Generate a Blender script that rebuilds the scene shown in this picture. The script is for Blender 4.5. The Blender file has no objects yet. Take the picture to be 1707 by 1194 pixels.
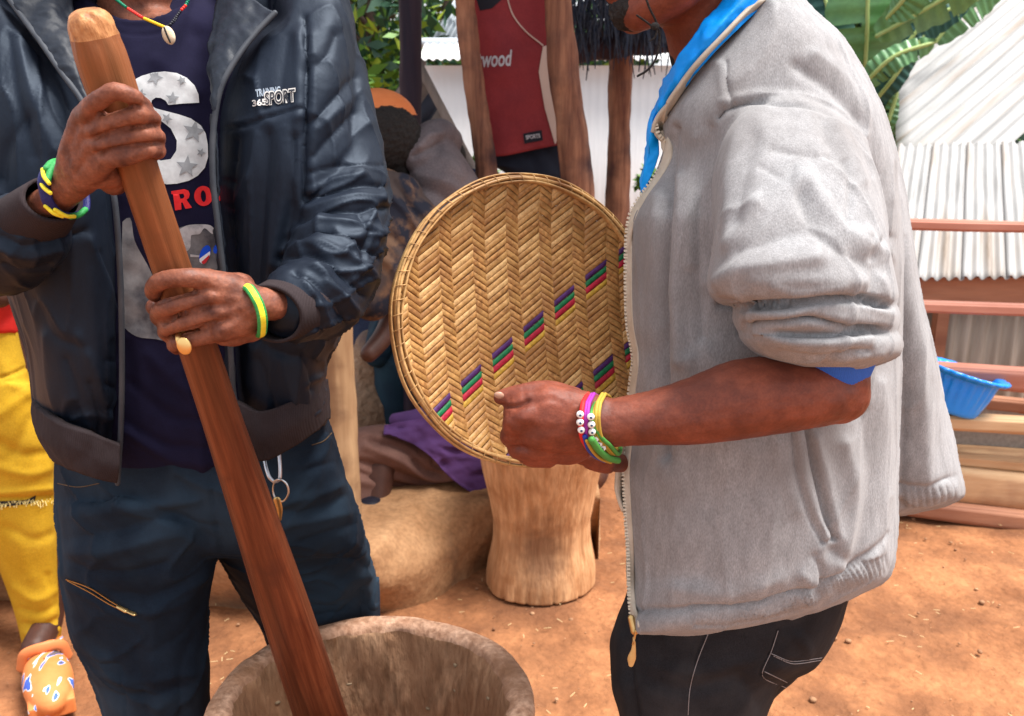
import bpy, bmesh, math, random
import numpy as np
from mathutils import Vector, Matrix
from mathutils.bvhtree import BVHTree
R = math.radians
random.seed(7); rng = np.random.default_rng(7)
scene = bpy.context.scene
COL = scene.collection
# ------------------------------------------------------------------ camera, light, exposure
PITCH, CAMZ, FPX, PW, PH = R(15), 1.34, 1500.0, 1707, 1194
cam_d = bpy.data.cameras.new('camera'); cam = bpy.data.objects.new('camera', cam_d); COL.objects.link(cam)
cam.location = (0, 0, CAMZ); cam.rotation_euler = (R(90) - PITCH, 0, 0)
cam_d.sensor_width = 36; cam_d.lens = 36 * FPX / PW; cam_d.clip_start = .05; cam_d.clip_end = 500
cam_d.dof.use_dof = True; cam_d.dof.focus_distance = .98; cam_d.dof.aperture_fstop = 11
scene.camera = cam
world = bpy.data.worlds.new("World"); scene.world = world; world.use_nodes = True
SUN_EL, SUN_AZ = R(68), R(96)          # azimuth measured from +Y towards +X
wn = world.node_tree; sky = wn.nodes.new('ShaderNodeTexSky'); sky.sky_type = 'NISHITA'; sky.sun_disc = False
sky.sun_elevation = SUN_EL; sky.sun_rotation = SUN_AZ; sky.air_density = 1.2; sky.dust_density = 5.0; sky.ozone_density = .6
cmix = wn.nodes.new('ShaderNodeMix'); cmix.data_type = 'RGBA'; cmix.inputs[0].default_value = .72; wn.links.new(sky.outputs[0], cmix.inputs[6]); cmix.inputs[7].default_value = (7.6, 7.7, 8.1, 1)   # thin white overcast
wn.links.new(cmix.outputs[2], wn.nodes['Background'].inputs[0]); wn.nodes['Background'].inputs[1].default_value = .084
sun_d = bpy.data.lights.new('sun', 'SUN'); sun = bpy.data.objects.new('sun', sun_d); COL.objects.link(sun)
sun_d.energy = 3.5; sun_d.angle = R(28); sun_d.color = (1, .97, .93)
sd = Vector((math.sin(SUN_AZ) * math.cos(SUN_EL), math.cos(SUN_AZ) * math.cos(SUN_EL), math.sin(SUN_EL)))
sun.rotation_euler = (-sd).to_track_quat('-Z', 'Y').to_euler()
scene.view_settings.view_transform = 'Standard'; scene.view_settings.look = 'None'
scene.view_settings.exposure = 1.32; scene.view_settings.gamma = 1; scene.view_settings.use_curve_mapping = False

# ------------------------------------------------------------------ geometry helpers
CP, SP = math.cos(PITCH), math.sin(PITCH)
def W(px, py, Y):
    """point of the place seen in direction (px, py) at distance Y along the ground"""
    px = np.asarray(px, float); py = np.asarray(py, float); Y = np.asarray(Y, float)
    u = (px - PW / 2) / FPX; v = (py - PH / 2) / FPX
    dy = CP - v * SP; dz = -SP - v * CP; t = Y / dy
    return np.stack(np.broadcast_arrays(u * t, Y, CAMZ + dz * t), -1)
def proj(P):
    P = np.asarray(P, float); x = P[..., 0]; y = P[..., 1]; z = P[..., 2] - CAMZ
    f = y * CP - z * SP; up = y * SP + z * CP; f = np.maximum(f, 1e-4)
    return np.stack([x / f * FPX + PW / 2, -up / f * FPX + PH / 2], -1)
def pxm(py, Y):
    v = (py - PH / 2) / FPX
    return Y / (CP - v * SP) / FPX
def norm(v):
    v = np.asarray(v, float); return v / (np.linalg.norm(v, axis=-1, keepdims=True) + 1e-12)
def resample(pts, n, cols=None):
    """smooth Catmull-Rom through rows of numbers"""
    P = np.asarray(pts, float); m = len(P)
    if m == 2: 
        t = np.linspace(0, 1, n)[:, None]; return P[0] * (1 - t) + P[1] * t
    d = np.r_[0, np.cumsum(np.linalg.norm(np.diff(P[:, :3], axis=0), axis=1) + 1e-9)]; d /= d[-1]
    t = np.linspace(0, 1, n); out = np.zeros((n, P.shape[1]))
    tan = np.gradient(P, d, axis=0)
    # limit overshoot
    i = np.clip(np.searchsorted(d, t, side='right') - 1, 0, m - 2); h = (d[i + 1] - d[i])[:, None]; s = ((t - d[i])[:, None]) / h
    dl = (P[i + 1] - P[i]) / h
    def lim(tn): 
        return np.where(np.sign(tn) != np.sign(dl), 0, np.sign(dl) * np.minimum(abs(tn), 3 * abs(dl)))
    t0 = lim(tan[i]); t1 = lim(tan[i + 1])
    return (2*s**3-3*s**2+1)*P[i] + (s**3-2*s**2+s)*h*t0 + (-2*s**3+3*s**2)*P[i+1] + (s**3-s**2)*h*t1
def grid_faces(nr, nc, wrap=True):
    i, j = np.meshgrid(np.arange(nr - 1), np.arange(nc if wrap else nc - 1), indexing='ij'); j2 = (j + 1) % nc
    return np.stack([i * nc + j, i * nc + j2, (i + 1) * nc + j2, (i + 1) * nc + j], -1).reshape(-1, 4)
def capped(rings):
    nr, nc, _ = rings.shape; V = rings.reshape(-1, 3)
    F = [tuple(f) for f in grid_faces(nr, nc)]
    V = np.vstack([V, rings[0].mean(0), rings[-1].mean(0)]); a, b = nr * nc, nr * nc + 1
    for j in range(nc):
        k = (j + 1) % nc; F.append((a, k, j)); F.append((b, (nr - 1) * nc + j, (nr - 1) * nc + k))
    return V, F
def loft(rows, n=2.4, seg=40, nr=None, blunt=False):
    """closed solid; rows = (py, x_left, x_right, Y_front, Y_back)"""
    A = np.asarray(rows, float); nr = nr or max(12, int(abs(A[-1, 0] - A[0, 0]) / 8))
    t = np.linspace(A[0, 0], A[-1, 0], nr); B = np.stack([pchip(A[:, 0], A[:, k], t) for k in range(1, 5)], 1)
    th = np.linspace(0, 2 * math.pi, seg, endpoint=False); c, s = np.cos(th), np.sin(th)
    cx = np.sign(c) * abs(c) ** (2 / n); sx = np.sign(s) * abs(s) ** (2 / n)
    rings = []
    for py, (xl, xr, yf, yb) in zip(t, B):
        rings.append(W((xl + xr) / 2 + (xr - xl) / 2 * cx, py, (yf + yb) / 2 - (yb - yf) / 2 * sx))
    return capped(np.array(rings))
def pchip(x, y, t):
    x = np.asarray(x, float); y = np.asarray(y, float); d = np.diff(y) / np.diff(x); m = np.zeros(len(x))
    m[0], m[-1] = d[0], d[-1]
    for i in range(1, len(x) - 1): m[i] = 0 if d[i-1] * d[i] <= 0 else 2 * d[i-1] * d[i] / (d[i-1] + d[i])
    i = np.clip(np.searchsorted(x, t, side='right') - 1, 0, len(x) - 2); h = x[i+1] - x[i]; s = (t - x[i]) / h
    return (2*s**3-3*s**2+1)*y[i] + (s**3-2*s**2+s)*h*m[i] + (-2*s**3+3*s**2)*y[i+1] + (s**3-s**2)*h*m[i+1]
def frames(P):
    T = norm(np.gradient(P, axis=0)); up = np.array([0, 0, 1.]) if abs(T[0][2]) < .9 else np.array([0, 1., 0])
    N = norm(np.cross(T[0], up)); out = []
    for t in T:
        N = norm(N - t * np.dot(N, t)); out.append(N)
    N = np.array(out); return T, N, norm(np.cross(T, N))
def wtube(P, r, seg=20, n=None, round_ends=True, flat=(1, 1), smooth=True):
    """tapered tube through world points P with radii r, rounded ends"""
    P = np.asarray(P, float); r = np.broadcast_to(np.asarray(r, float), (len(P),))
    n = n or max(8, len(P) * 6)
    P = P + 0.0
    Q = resample(np.c_[P, r], n) if smooth and len(P) > 1 else np.c_[P, r]
    P, r = Q[:, :3], Q[:, 3]
    if round_ends:
        k = 5; T = norm(np.gradient(P, axis=0))
        a = np.linspace(math.pi / 2 * .96, 0.15, k)
        P = np.vstack([[P[0] - T[0] * r[0] * math.sin(x) for x in a], P, [P[-1] + T[-1] * r[-1] * math.sin(x) for x in a[::-1]]])
        r = np.r_[[r[0] * math.cos(x) for x in a], r, [r[-1] * math.cos(x) for x in a[::-1]]]
    T, N, B = frames(P); th = np.linspace(0, 2 * math.pi, seg, endpoint=False)
    rings = P[:, None] + r[:, None, None] * (N[:, None] * np.cos(th)[None, :, None] * flat[0] + B[:, None] * np.sin(th)[None, :, None] * flat[1])
    return capped(rings)
def ptube(pts, seg=20, n=None, **k):
    """tube through (px, py, Y, r_px)"""
    A = np.asarray(pts, float); P = W(A[:, 0], A[:, 1], A[:, 2]); r = A[:, 3] * pxm(A[:, 1], A[:, 2])
    return wtube(P, r, seg, n, **k)
def blob(c, rad, seg=24, rot=None):
    th = np.linspace(0, math.pi, seg // 2 + 1)[1:-1]; ph = np.linspace(0, 2 * math.pi, seg, endpoint=False)
    q = np.array([[(math.sin(t) * math.cos(p), math.sin(t) * math.sin(p), math.cos(t)) for p in ph] for t in th]) * np.asarray(rad)
    if rot is not None: q = q @ np.array(rot).T
    V, F = capped(q + np.asarray(c)); 
    top = np.array([0, 0, 1.]) * np.asarray(rad); top = top if rot is None else np.array(rot) @ top
    V[-2] = np.asarray(c) + top; V[-1] = np.asarray(c) - top
    return V, F
def pblob(px, py, Y, rx, rz=None, ry=None):
    s = float(pxm(py, Y)); rz = rz or rx; ry = ry or rx
    return blob(W(px, py, Y), (rx * s, ry * s, rz * s))
def box(c, size, rot=None):
    V = np.array([[x, y, z] for x in (-.5, .5) for y in (-.5, .5) for z in (-.5, .5)]) * np.asarray(size)
    if rot is not None: V = V @ np.array(rot).T
    return V + np.asarray(c), [(0, 1, 3, 2), (4, 6, 7, 5), (0, 4, 5, 1), (2, 3, 7, 6), (0, 2, 6, 4), (1, 5, 7, 3)]
def merge(parts):
    Vs, Fs, o = [], [], 0
    for V, F in parts:
        Vs.append(V); Fs += [tuple(int(i) + o for i in f) for f in F]; o += len(V)
    return np.vstack(Vs), Fs
def mesh_from(V, F, name='mesh'):
    me = bpy.data.meshes.new(name); V = np.asarray(V, float)
    if isinstance(F, np.ndarray):
        me.vertices.add(len(V)); me.vertices.foreach_set('co', V.astype(np.float32).ravel())
        k = F.shape[1]; me.loops.add(F.size); me.loops.foreach_set('vertex_index', F.astype(np.int32).ravel())
        me.polygons.add(len(F)); me.polygons.foreach_set('loop_start', np.arange(0, F.size, k, dtype=np.int32))
        me.update(calc_edges=True)
    else:
        me.from_pydata(V.tolist(), [], [tuple(map(int, f)) for f in F]); me.update()
    return me
def fuse(parts, voxel=.003, smooth=4, factor=.5):
    """join closed solids into one continuous surface"""
    V, F = merge(parts); me = mesh_from(V, F, 'tmp'); bm = bmesh.new(); bm.from_mesh(me); bmesh.ops.recalc_face_normals(bm, faces=bm.faces); bm.to_mesh(me); bm.free()
    o = bpy.data.objects.new('tmp', me); COL.objects.link(o)
    m = o.modifiers.new('r', 'REMESH'); m.mode = 'VOXEL'; m.voxel_size = voxel; m.adaptivity = 0
    if smooth:
        s = o.modifiers.new('s', 'SMOOTH'); s.factor = factor; s.iterations = smooth
    dg = bpy.context.evaluated_depsgraph_get(); ev = o.evaluated_get(dg); em = ev.to_mesh()
    V = np.empty(len(em.vertices) * 3); em.vertices.foreach_get('co', V); V = V.reshape(-1, 3)
    L = np.empty(len(em.loops), np.int32); em.loops.foreach_get('vertex_index', L); F = L.reshape(-1, 4)
    ev.to_mesh_clear(); bpy.data.objects.remove(o); bpy.data.meshes.remove(me)
    return V, F
def vnormals(V, F):
    a, b, c, d = (V[F[:, i]] for i in range(4)); n = np.cross(c - a, d - b); N = np.zeros_like(V)
    for i in range(4): np.add.at(N, F[:, i], n)
    return norm(N)
def seg_dist(P, line):
    line = np.asarray(line, float); D = np.full(len(P), 1e9)
    for a, b in zip(line[:-1], line[1:]):
        ab = b - a; t = np.clip(((P - a) @ ab) / (ab @ ab + 1e-9), 0, 1); D = np.minimum(D, np.linalg.norm(P - (a + t[:, None] * ab), axis=1))
    return D
def curve2(pts, n=24): 
    P = np.asarray(pts, float)
    if len(P) == 2: return P
    return resample(np.c_[P, np.zeros(len(P))], n)[:, :2]
def sculpt(V, F, folds, yr=None, clip=.1, pw=2.0):
    """push creases (d<0) and ridges (d>0, in mm) along lines into the cloth; the width w is in the same pixel units"""
    N = vnormals(V, F); P = proj(V); view = norm(np.array([0, 0, CAMZ]) - V); fac = np.clip((np.sum(N * view, 1) - clip) * 3, 0, 1)
    D = np.zeros(len(V)); xy = P
    for f in folds:
        line, w, d = f[0], f[1], f[2]; rng_ = f[3] if len(f) > 3 else yr
        L = curve2(line); lo = L.min(0) - 3 * w; hi = L.max(0) + 3 * w
        m = (xy[:, 0] > lo[0]) & (xy[:, 0] < hi[0]) & (xy[:, 1] > lo[1]) & (xy[:, 1] < hi[1]) & (fac > 0)
        if rng_: m &= (V[:, 1] > rng_[0]) & (V[:, 1] < rng_[1])
        idx = np.nonzero(m)[0]
        if len(idx) == 0: continue
        q = seg_dist(xy[idx], L); D[idx] += d * .001 * np.exp(-(q / w) ** pw)
    return V + N * (D * fac)[:, None]
def wav(V, freq, seed, octaves=3, stretch=(1, 1, 1)):
    """smooth pseudo noise in about -1..1"""
    g = np.random.default_rng(seed); X = V * np.asarray(stretch); out = np.zeros(len(V)); a = 1; tot = 0; f = freq
    for o in range(octaves):
        s = 0
        for k in range(4):
            d = g.normal(size=3); d /= np.linalg.norm(d); d2 = g.normal(size=3)
            s = s + np.sin(X @ d * f * 2 * math.pi + g.uniform(0, 6.28) + 1.3 * np.sin(X @ d2 * f * 2.1 + g.uniform(0, 6.28)))
        out += a * s / 2.6; tot += a; a *= .5; f *= 2.03
    return out / tot
def lumpy(V, F, amp, freq, seed, **k):
    return V + vnormals(V, F) * (wav(V, freq, seed, **k) * amp)[:, None]

# ------------------------------------------------------------------ object helpers
ORG = {}
def link(o): COL.objects.link(o); return o
def thing(name, label, cat, loc=(0, 0, 0), group=None):
    o = link(bpy.data.objects.new(name, None)); o.location = tuple(float(a) for a in loc); o.empty_display_size = .1
    ORG[o.name] = np.array(loc, float); o['label'] = label; o['category'] = cat
    if group: o['group'] = group
    return o
def part(name, VF, mat, parent=None, smooth=True, label=None, kind=None, tagged=None, group=None, mids=None):
    V, F = VF; org = np.zeros(3) if parent is None else ORG[parent.name]
    me = mesh_from(np.asarray(V) - org, F, name); mats = mat if isinstance(mat, (list, tuple)) else [mat]
    for m in mats: me.materials.append(m)
    if mids is not None: me.polygons.foreach_set('material_index', np.asarray(mids, np.int32))
    if smooth: me.polygons.foreach_set('use_smooth', np.ones(len(me.polygons), bool))
    if smooth == 'angle':
        me.polygons.foreach_set('use_smooth', np.ones(len(me.polygons), bool)); me.set_sharp_from_angle(angle=R(40))
    if not isinstance(F, np.ndarray):
        bm = bmesh.new(); bm.from_mesh(me); bmesh.ops.recalc_face_normals(bm, faces=bm.faces); bm.to_mesh(me); bm.free()
    me.update(); o = link(bpy.data.objects.new(name, me)); ORG[o.name] = org.copy()
    if parent is not None: o.parent = parent
    if parent is not None and ORG.get(parent.name) is not None and parent.type == 'MESH': pass
    if label: o['label'] = label
    if kind: o['kind'] = kind
    if tagged: o['category'] = tagged
    if group: o['group'] = group
    return o
def own_origin(o, loc):
    """give a top-level mesh its origin at its base"""
    loc = Vector([float(a) for a in loc]); o.data.transform(Matrix.Translation(-loc)); o.location = loc; ORG[o.name] = np.array(loc)
    return o
def piece(name, VF, mat, label, cat, base=None, **k):
    o = part(name, VF, mat, None, label=label, tagged=cat, **k)
    V = np.asarray(VF[0])
    if base is None: base = (V[:, 0].mean(), V[:, 1].mean(), V[:, 2].min())
    return own_origin(o, base)

# ------------------------------------------------------------------ materials
def nodes(name):
    m = bpy.data.materials.new(name); m.use_nodes = True; nt = m.node_tree; return m, nt, nt.nodes['Principled BSDF']
def nd(nt, t, **k):
    n = nt.nodes.new(t)
    for a, b in k.items():
        if a in n.inputs.keys() if hasattr(n, 'inputs') else False: n.inputs[a].default_value = b
        else: setattr(n, a, b)
    return n
def c4(c): return (*c, 1) if len(c) == 3 else c
def M(name, c1, c2=None, scale=8, rough=.7, bump=.2, bscale=None, bdist=.002, stretch=(1, 1, 1), metal=0, spec=.25, tint=None, detail=6, lo=.35, hi=.65,
      c3=None, s3=2.5, t3=(.5, .7), sss=0, sheen=0, map3=False, rvar=0, trans=0, wave=None, coat=0, rot=(0, 0, 0), alpha=None, fine=None):
    m, nt, b = nodes(name); L = nt.links.new
    tc = nd(nt, 'ShaderNodeTexCoord'); mp = nd(nt, 'ShaderNodeMapping'); mp.inputs['Scale'].default_value = stretch; mp.inputs['Rotation'].default_value = rot
    L(tc.outputs['Object'], mp.inputs[0])
    n1 = nd(nt, 'ShaderNodeTexNoise'); n1.inputs['Scale'].default_value = scale; n1.inputs['Detail'].default_value = detail; n1.inputs['Roughness'].default_value = .6
    L(mp.outputs[0], n1.inputs['Vector'])
    col = None
    if c2:
        r = nd(nt, 'ShaderNodeValToRGB'); e = r.color_ramp.elements; e[0].position = lo; e[1].position = hi; e[0].color = c4(c1); e[1].color = c4(c2)
        L(n1.outputs['Fac'], r.inputs[0]); col = r.outputs[0]
        if fine:
            n4 = nd(nt, 'ShaderNodeTexNoise'); n4.inputs['Scale'].default_value = fine[0]; n4.inputs['Detail'].default_value = 2
            L(mp.outputs[0], n4.inputs['Vector']); mm = nd(nt, 'ShaderNodeMapRange'); mm.inputs['From Min'].default_value = .3; mm.inputs['From Max'].default_value = .7
            mm.inputs['To Min'].default_value = 1 - fine[1]; mm.inputs['To Max'].default_value = 1 + fine[1]; L(n4.outputs['Fac'], mm.inputs[0])
            vm = nd(nt, 'ShaderNodeVectorMath', operation='SCALE'); L(col, vm.inputs[0]); L(mm.outputs[0], vm.inputs['Scale']); col = vm.outputs[0]
        if c3:
            n3 = nd(nt, 'ShaderNodeTexNoise'); n3.inputs['Scale'].default_value = s3; n3.inputs['Detail'].default_value = 8; L(mp.outputs[0] if map3 else tc.outputs['Object'], n3.inputs['Vector'])
            r3 = nd(nt, 'ShaderNodeValToRGB'); r3.color_ramp.elements[0].position = t3[0]; r3.color_ramp.elements[1].position = t3[1]; L(n3.outputs['Fac'], r3.inputs[0])
            mx = nd(nt, 'ShaderNodeMix', data_type='RGBA'); L(r3.outputs[0], mx.inputs[0]); L(col, mx.inputs[6]); mx.inputs[7].default_value = c4(c3); col = mx.outputs[2]
        L(col, b.inputs['Base Color'])
    else: b.inputs['Base Color'].default_value = c4(c1)
    b.inputs['Roughness'].default_value = rough; b.inputs['Metallic'].default_value = metal; b.inputs['Specular IOR Level'].default_value = spec
    if tint: b.inputs['Specular Tint'].default_value = c4(tint)
    if rvar:
        mr = nd(nt, 'ShaderNodeMapRange'); mr.inputs['From Min'].default_value = .3; mr.inputs['From Max'].default_value = .7
        mr.inputs['To Min'].default_value = rough - rvar; mr.inputs['To Max'].default_value = rough + rvar; L(n1.outputs['Fac'], mr.inputs[0]); L(mr.outputs[0], b.inputs['Roughness'])
    if sss:
        b.inputs['Subsurface Weight'].default_value = sss; b.inputs['Subsurface Radius'].default_value = (.9, .3, .15); b.inputs['Subsurface Scale'].default_value = .006
    if sheen:
        b.inputs['Sheen Weight'].default_value = sheen; b.inputs['Sheen Roughness'].default_value = .5
    if coat: b.inputs['Coat Weight'].default_value = coat; b.inputs['Coat Roughness'].default_value = .3
    if trans: b.inputs['Transmission Weight'].default_value = trans
    if bump:
        n2 = nd(nt, 'ShaderNodeTexNoise'); n2.inputs['Scale'].default_value = bscale or scale * 3; n2.inputs['Detail'].default_value = 6; L(mp.outputs[0], n2.inputs['Vector'])
        bp = nd(nt, 'ShaderNodeBump'); bp.inputs['Strength'].default_value = bump; bp.inputs['Distance'].default_value = bdist
        h = n2.outputs['Fac']
        if wave:
            w = nd(nt, 'ShaderNodeTexWave'); w.inputs['Scale'].default_value = wave[0]; w.bands_direction = wave[1]; w.inputs['Distortion'].default_value = wave[2] if len(wave) > 2 else .5
            L(tc.outputs['Object'], w.inputs['Vector']); ad = nd(nt, 'ShaderNodeMath', operation='ADD'); L(h, ad.inputs[0]); L(w.outputs['Fac'], ad.inputs[1]); h = ad.outputs[0]
        L(h, bp.inputs['Height']); L(bp.outputs[0], b.inputs['Normal'])
    return m
SKIN = M('skin_brown', (.125, .040, .023), (.24, .085, .048), scale=60, rough=.54, bump=.7, bscale=260, bdist=.0009, sss=.10, rvar=.07, c3=(.075, .024, .016), s3=45, t3=(.5, .72), fine=(420, .14))
SKIN2 = M('skin_red_brown', (.13, .032, .018), (.22, .058, .031), scale=40, rough=.54, bump=.6, bscale=260, bdist=.0008, sss=.10, rvar=.06, c3=(.10, .026, .016), s3=30, t3=(.5, .75), fine=(420, .12))
NAIL = M('nail', (.36, .20, .14), rough=.3, bump=0)
HAIR = M('black_hair', (.012, .01, .01), (.03, .025, .022), scale=200, rough=.8, bump=.8, bscale=250, bdist=.004)
EYE = M('eye', (.6, .55, .5), rough=.2, bump=0)
NYLON = M('navy_nylon', (.0028, .0042, .009), (.005, .0078, .0155), scale=5, rough=.58, bump=.35, bscale=140, bdist=.0012, stretch=(1, 1, .6), spec=.34, tint=(.62, .78, 1), rvar=.06, fine=(600, .15))
NYLON_LT = M('navy_nylon_facing', (.005, .008, .015), (.009, .014, .024), scale=5, rough=.55, bump=.45, bscale=40, bdist=.004, spec=.3, fine=(600, .15))
RIBGREY = M('brown_grey_rib', (.024, .017, .018), (.034, .025, .027), scale=12, rough=.9, bump=.3, bscale=90, bdist=.001, spec=.15, fine=(800, .15), wave=(140, 'X', .2))
TEE = M('navy_tee', (.0055, .005, .018), (.009, .008, .026), scale=8, rough=.9, bump=.4, bscale=30, bdist=.003, spec=.12, fine=(900, .18))
DENIM = M('blue_black_denim', (.0045, .008, .015), (.009, .017, .030), scale=9, rough=.9, bump=.5, bscale=60, bdist=.002, spec=.12, fine=(700, .22), c3=(.032, .058, .088), s3=4, t3=(.46, .78))
DENIMBLK = M('washed_black_denim', (.011, .011, .013), (.021, .021, .024), scale=9, rough=.9, bump=.5, bscale=60, bdist=.002, spec=.12, fine=(700, .25), c3=(.06, .056, .057), s3=6, t3=(.48, .8))
GREY = M('heather_grey_sweatshirt_cloth', (.225, .222, .226), (.29, .287, .292), scale=90, rough=.95, bump=.5, bscale=700, bdist=.0008, sheen=.12, stretch=(1, 1, .35), c3=(.165, .148, .142), s3=5, t3=(.45, .8), fine=(800, .20), detail=10)
BLUELINE = M('bright_blue_lining', (.0, .24, .78), (.0, .33, .92), scale=9, rough=.5, bump=.5, bscale=70, bdist=.003)
BLUERIB = M('blue_rib', (.025, .09, .40), (.04, .13, .50), scale=9, rough=.85, bump=.5, bscale=70, bdist=.001, wave=(160, 'X', .1))
CREAM = M('cream_tape', (.44, .38, .30), (.54, .48, .39), scale=60, rough=.8, bump=.3, bscale=400, bdist=.0006)
TEETH = M('cream_zip_teeth', (.66, .60, .48), rough=.4, bump=0)
BRASS = M('brass', (.5, .33, .13), (.65, .45, .2), scale=60, rough=.35, bump=.1, metal=.9)
GOLD = M('gold', (.78, .52, .20), rough=.36, bump=.05, bscale=200, metal=1)
STEEL = M('steel', (.6, .6, .6), rough=.3, bump=0, metal=1)
ZIPDARK = M('dark_zip', (.03, .035, .045), (.05, .055, .065), scale=30, rough=.6, bump=.3, bscale=500, bdist=.0005)

# ------------------------------------------------------------------ more shape tools
def L3(pts): 
    A = np.asarray(pts, float); return W(A[:, 0], A[:, 1], A[:, 2])
def sheet(lines, thick=.003, nu=40, nv=12, lump=0, seed=1, freq=20, world=False):
    """cloth between 2 or more lines of (px, py, Y), with real thickness"""
    Ls = [resample(L if world else L3(L), nu) for L in lines]; G = np.array(Ls)                      # k, nu, 3
    if len(lines) == 2: G = np.array([G[0] * (1 - t) + G[1] * t for t in np.linspace(0, 1, nv)])
    else: G = np.stack([resample(G[:, i], nv) for i in range(nu)], 1)
    nv = len(G); V = G.reshape(-1, 3); F = grid_faces(nv, nu, wrap=False); N = vnormals(V, F)
    view = norm(np.array([0, 0, CAMZ]) - V)
    if np.sum(N * view) < 0: N = -N
    if lump: V = V + N * (wav(V, freq, seed) * lump)[:, None]
    B = V - N * thick; n = len(V); Fs = [tuple(f) for f in F] + [tuple(f[::-1] + n) for f in F]
    per = [i for i in range(nu)] + [i * nu + nu - 1 for i in range(1, nv)] + [(nv - 1) * nu + i for i in range(nu - 2, -1, -1)] + [i * nu for i in range(nv - 2, 0, -1)]
    for a, b in zip(per, per[1:] + per[:1]): Fs.append((a, b, b + n, a + n))
    return np.vstack([V, B]), Fs
def cufftube(pts, thick=.003, seg=96, n=20, rib=0, nrib=40, flat=(1, 1), world=False):
    """open-ended knitted tube with an inside"""
    A = np.asarray(pts, float)
    if world: P, r = A[:, :3], A[:, 3]
    else: P = L3(A); r = A[:, 3] * pxm(A[:, 1], A[:, 2])
    Q = resample(np.c_[P, r], n); P, r = Q[:, :3], Q[:, 3]; T, N, B = frames(P); th = np.linspace(0, 2 * math.pi, seg, endpoint=False)
    def ring(i, rr): 
        rr = rr * (1 + rib * np.cos(th * nrib))[:, None]; return P[i] + rr * (N[i] * np.cos(th)[:, None] * flat[0] + B[i] * np.sin(th)[:, None] * flat[1])
    rings = [ring(i, r[i]) for i in range(n)] + [ring(i, r[i] - thick) for i in range(n - 1, -1, -1)]
    rings.append(rings[0]); G = np.array(rings); V = G[:-1].reshape(-1, 3); F = grid_faces(len(rings), seg) % len(V)
    return V, [tuple(f) for f in F]
def ringband(c, axis, ru, rv, t, up=(0, 0, 1), seg=48, sub=8, flat=1, tilt=None):
    """bracelet: a closed loop round axis"""
    a = norm(axis); u = norm(np.cross(a, up)); w = np.cross(u, a); th = np.linspace(0, 2 * math.pi, seg, endpoint=False)
    G = []
    for x in th:
        d = u * math.cos(x) * ru + w * math.sin(x) * rv; p = np.asarray(c) + d; dn = norm(d)
        G.append([p + dn * math.cos(y) * t + a * math.sin(y) * t * flat for y in np.linspace(0, 2 * math.pi, sub, endpoint=False)])
    G = np.array(G); V = G.reshape(-1, 3); F = grid_faces(seg + 1, sub) % (seg * sub)
    return V, F
def loopband(pts, t, sub=8, flat=1, n=60):
    P = resample(np.vstack([L3(pts), L3(pts)[:1]]), n + 1)[:-1]; c = P.mean(0); G = []
    for i in range(n):
        T = norm(P[(i + 1) % n] - P[i - 1]); o = P[i] - c; o = norm(o - T * np.dot(o, T)); b = np.cross(T, o)
        G.append([P[i] + o * math.cos(y) * t + b * math.sin(y) * t * flat for y in np.linspace(0, 2 * math.pi, sub, endpoint=False)])
    return np.array(G).reshape(-1, 3), grid_faces(n + 1, sub) % (n * sub)
def bvh(V, F): return BVHTree.FromPolygons([tuple(v) for v in V], [tuple(map(int, f)) for f in F])
ORIG = Vector((0, 0, CAMZ))
def drop(tree, px, py, off=.0015):
    d = Vector(W(px, py, 1.0)) - ORIG; d.normalize(); h = tree.ray_cast(ORIG, d)
    return None if h[0] is None else np.array(h[0] - d * off)
def decal(polys, tree, off=.0015, cut=6):
    """flat print laid on cloth: outlines in photo pixels, holes by the even-odd rule"""
    cu = bpy.data.curves.new('tmp', 'CURVE'); cu.dimensions = '2D'; cu.fill_mode = 'BOTH'
    for pl in polys:
        s = cu.splines.new('POLY'); s.points.add(len(pl) - 1); s.use_cyclic_u = True
        for p, q in zip(s.points, pl): p.co = (q[0], -q[1], 0, 1)
    return flatprint(cu, tree, off, cut)
def flatprint(cu, tree, off, cut, tf=None):
    o = bpy.data.objects.new('tmp', cu); COL.objects.link(o); dg = bpy.context.evaluated_depsgraph_get(); em = o.evaluated_get(dg).to_mesh()
    bm = bmesh.new(); bm.from_mesh(em); o.evaluated_get(dg).to_mesh_clear(); bpy.data.objects.remove(o)
    if tf:
        for v in bm.verts: v.co = tf(v.co)
    bmesh.ops.triangulate(bm, faces=bm.faces)
    for _ in range(6):
        es = [e for e in bm.edges if e.calc_length() > cut]
        if not es: break
        bmesh.ops.subdivide_edges(bm, edges=es, cuts=1); bmesh.ops.triangulate(bm, faces=bm.faces)
    bad = []
    for v in bm.verts:
        p = drop(tree, v.co.x, -v.co.y, off)
        if p is None: bad.append(v)
        else: v.co = p
    if bad: bmesh.ops.delete(bm, geom=bad, context='VERTS')
    bm.verts.index_update(); V = np.array([v.co[:] for v in bm.verts]); F = [tuple(v.index for v in f.verts) for f in bm.faces]; bm.free()
    return V, F
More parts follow.
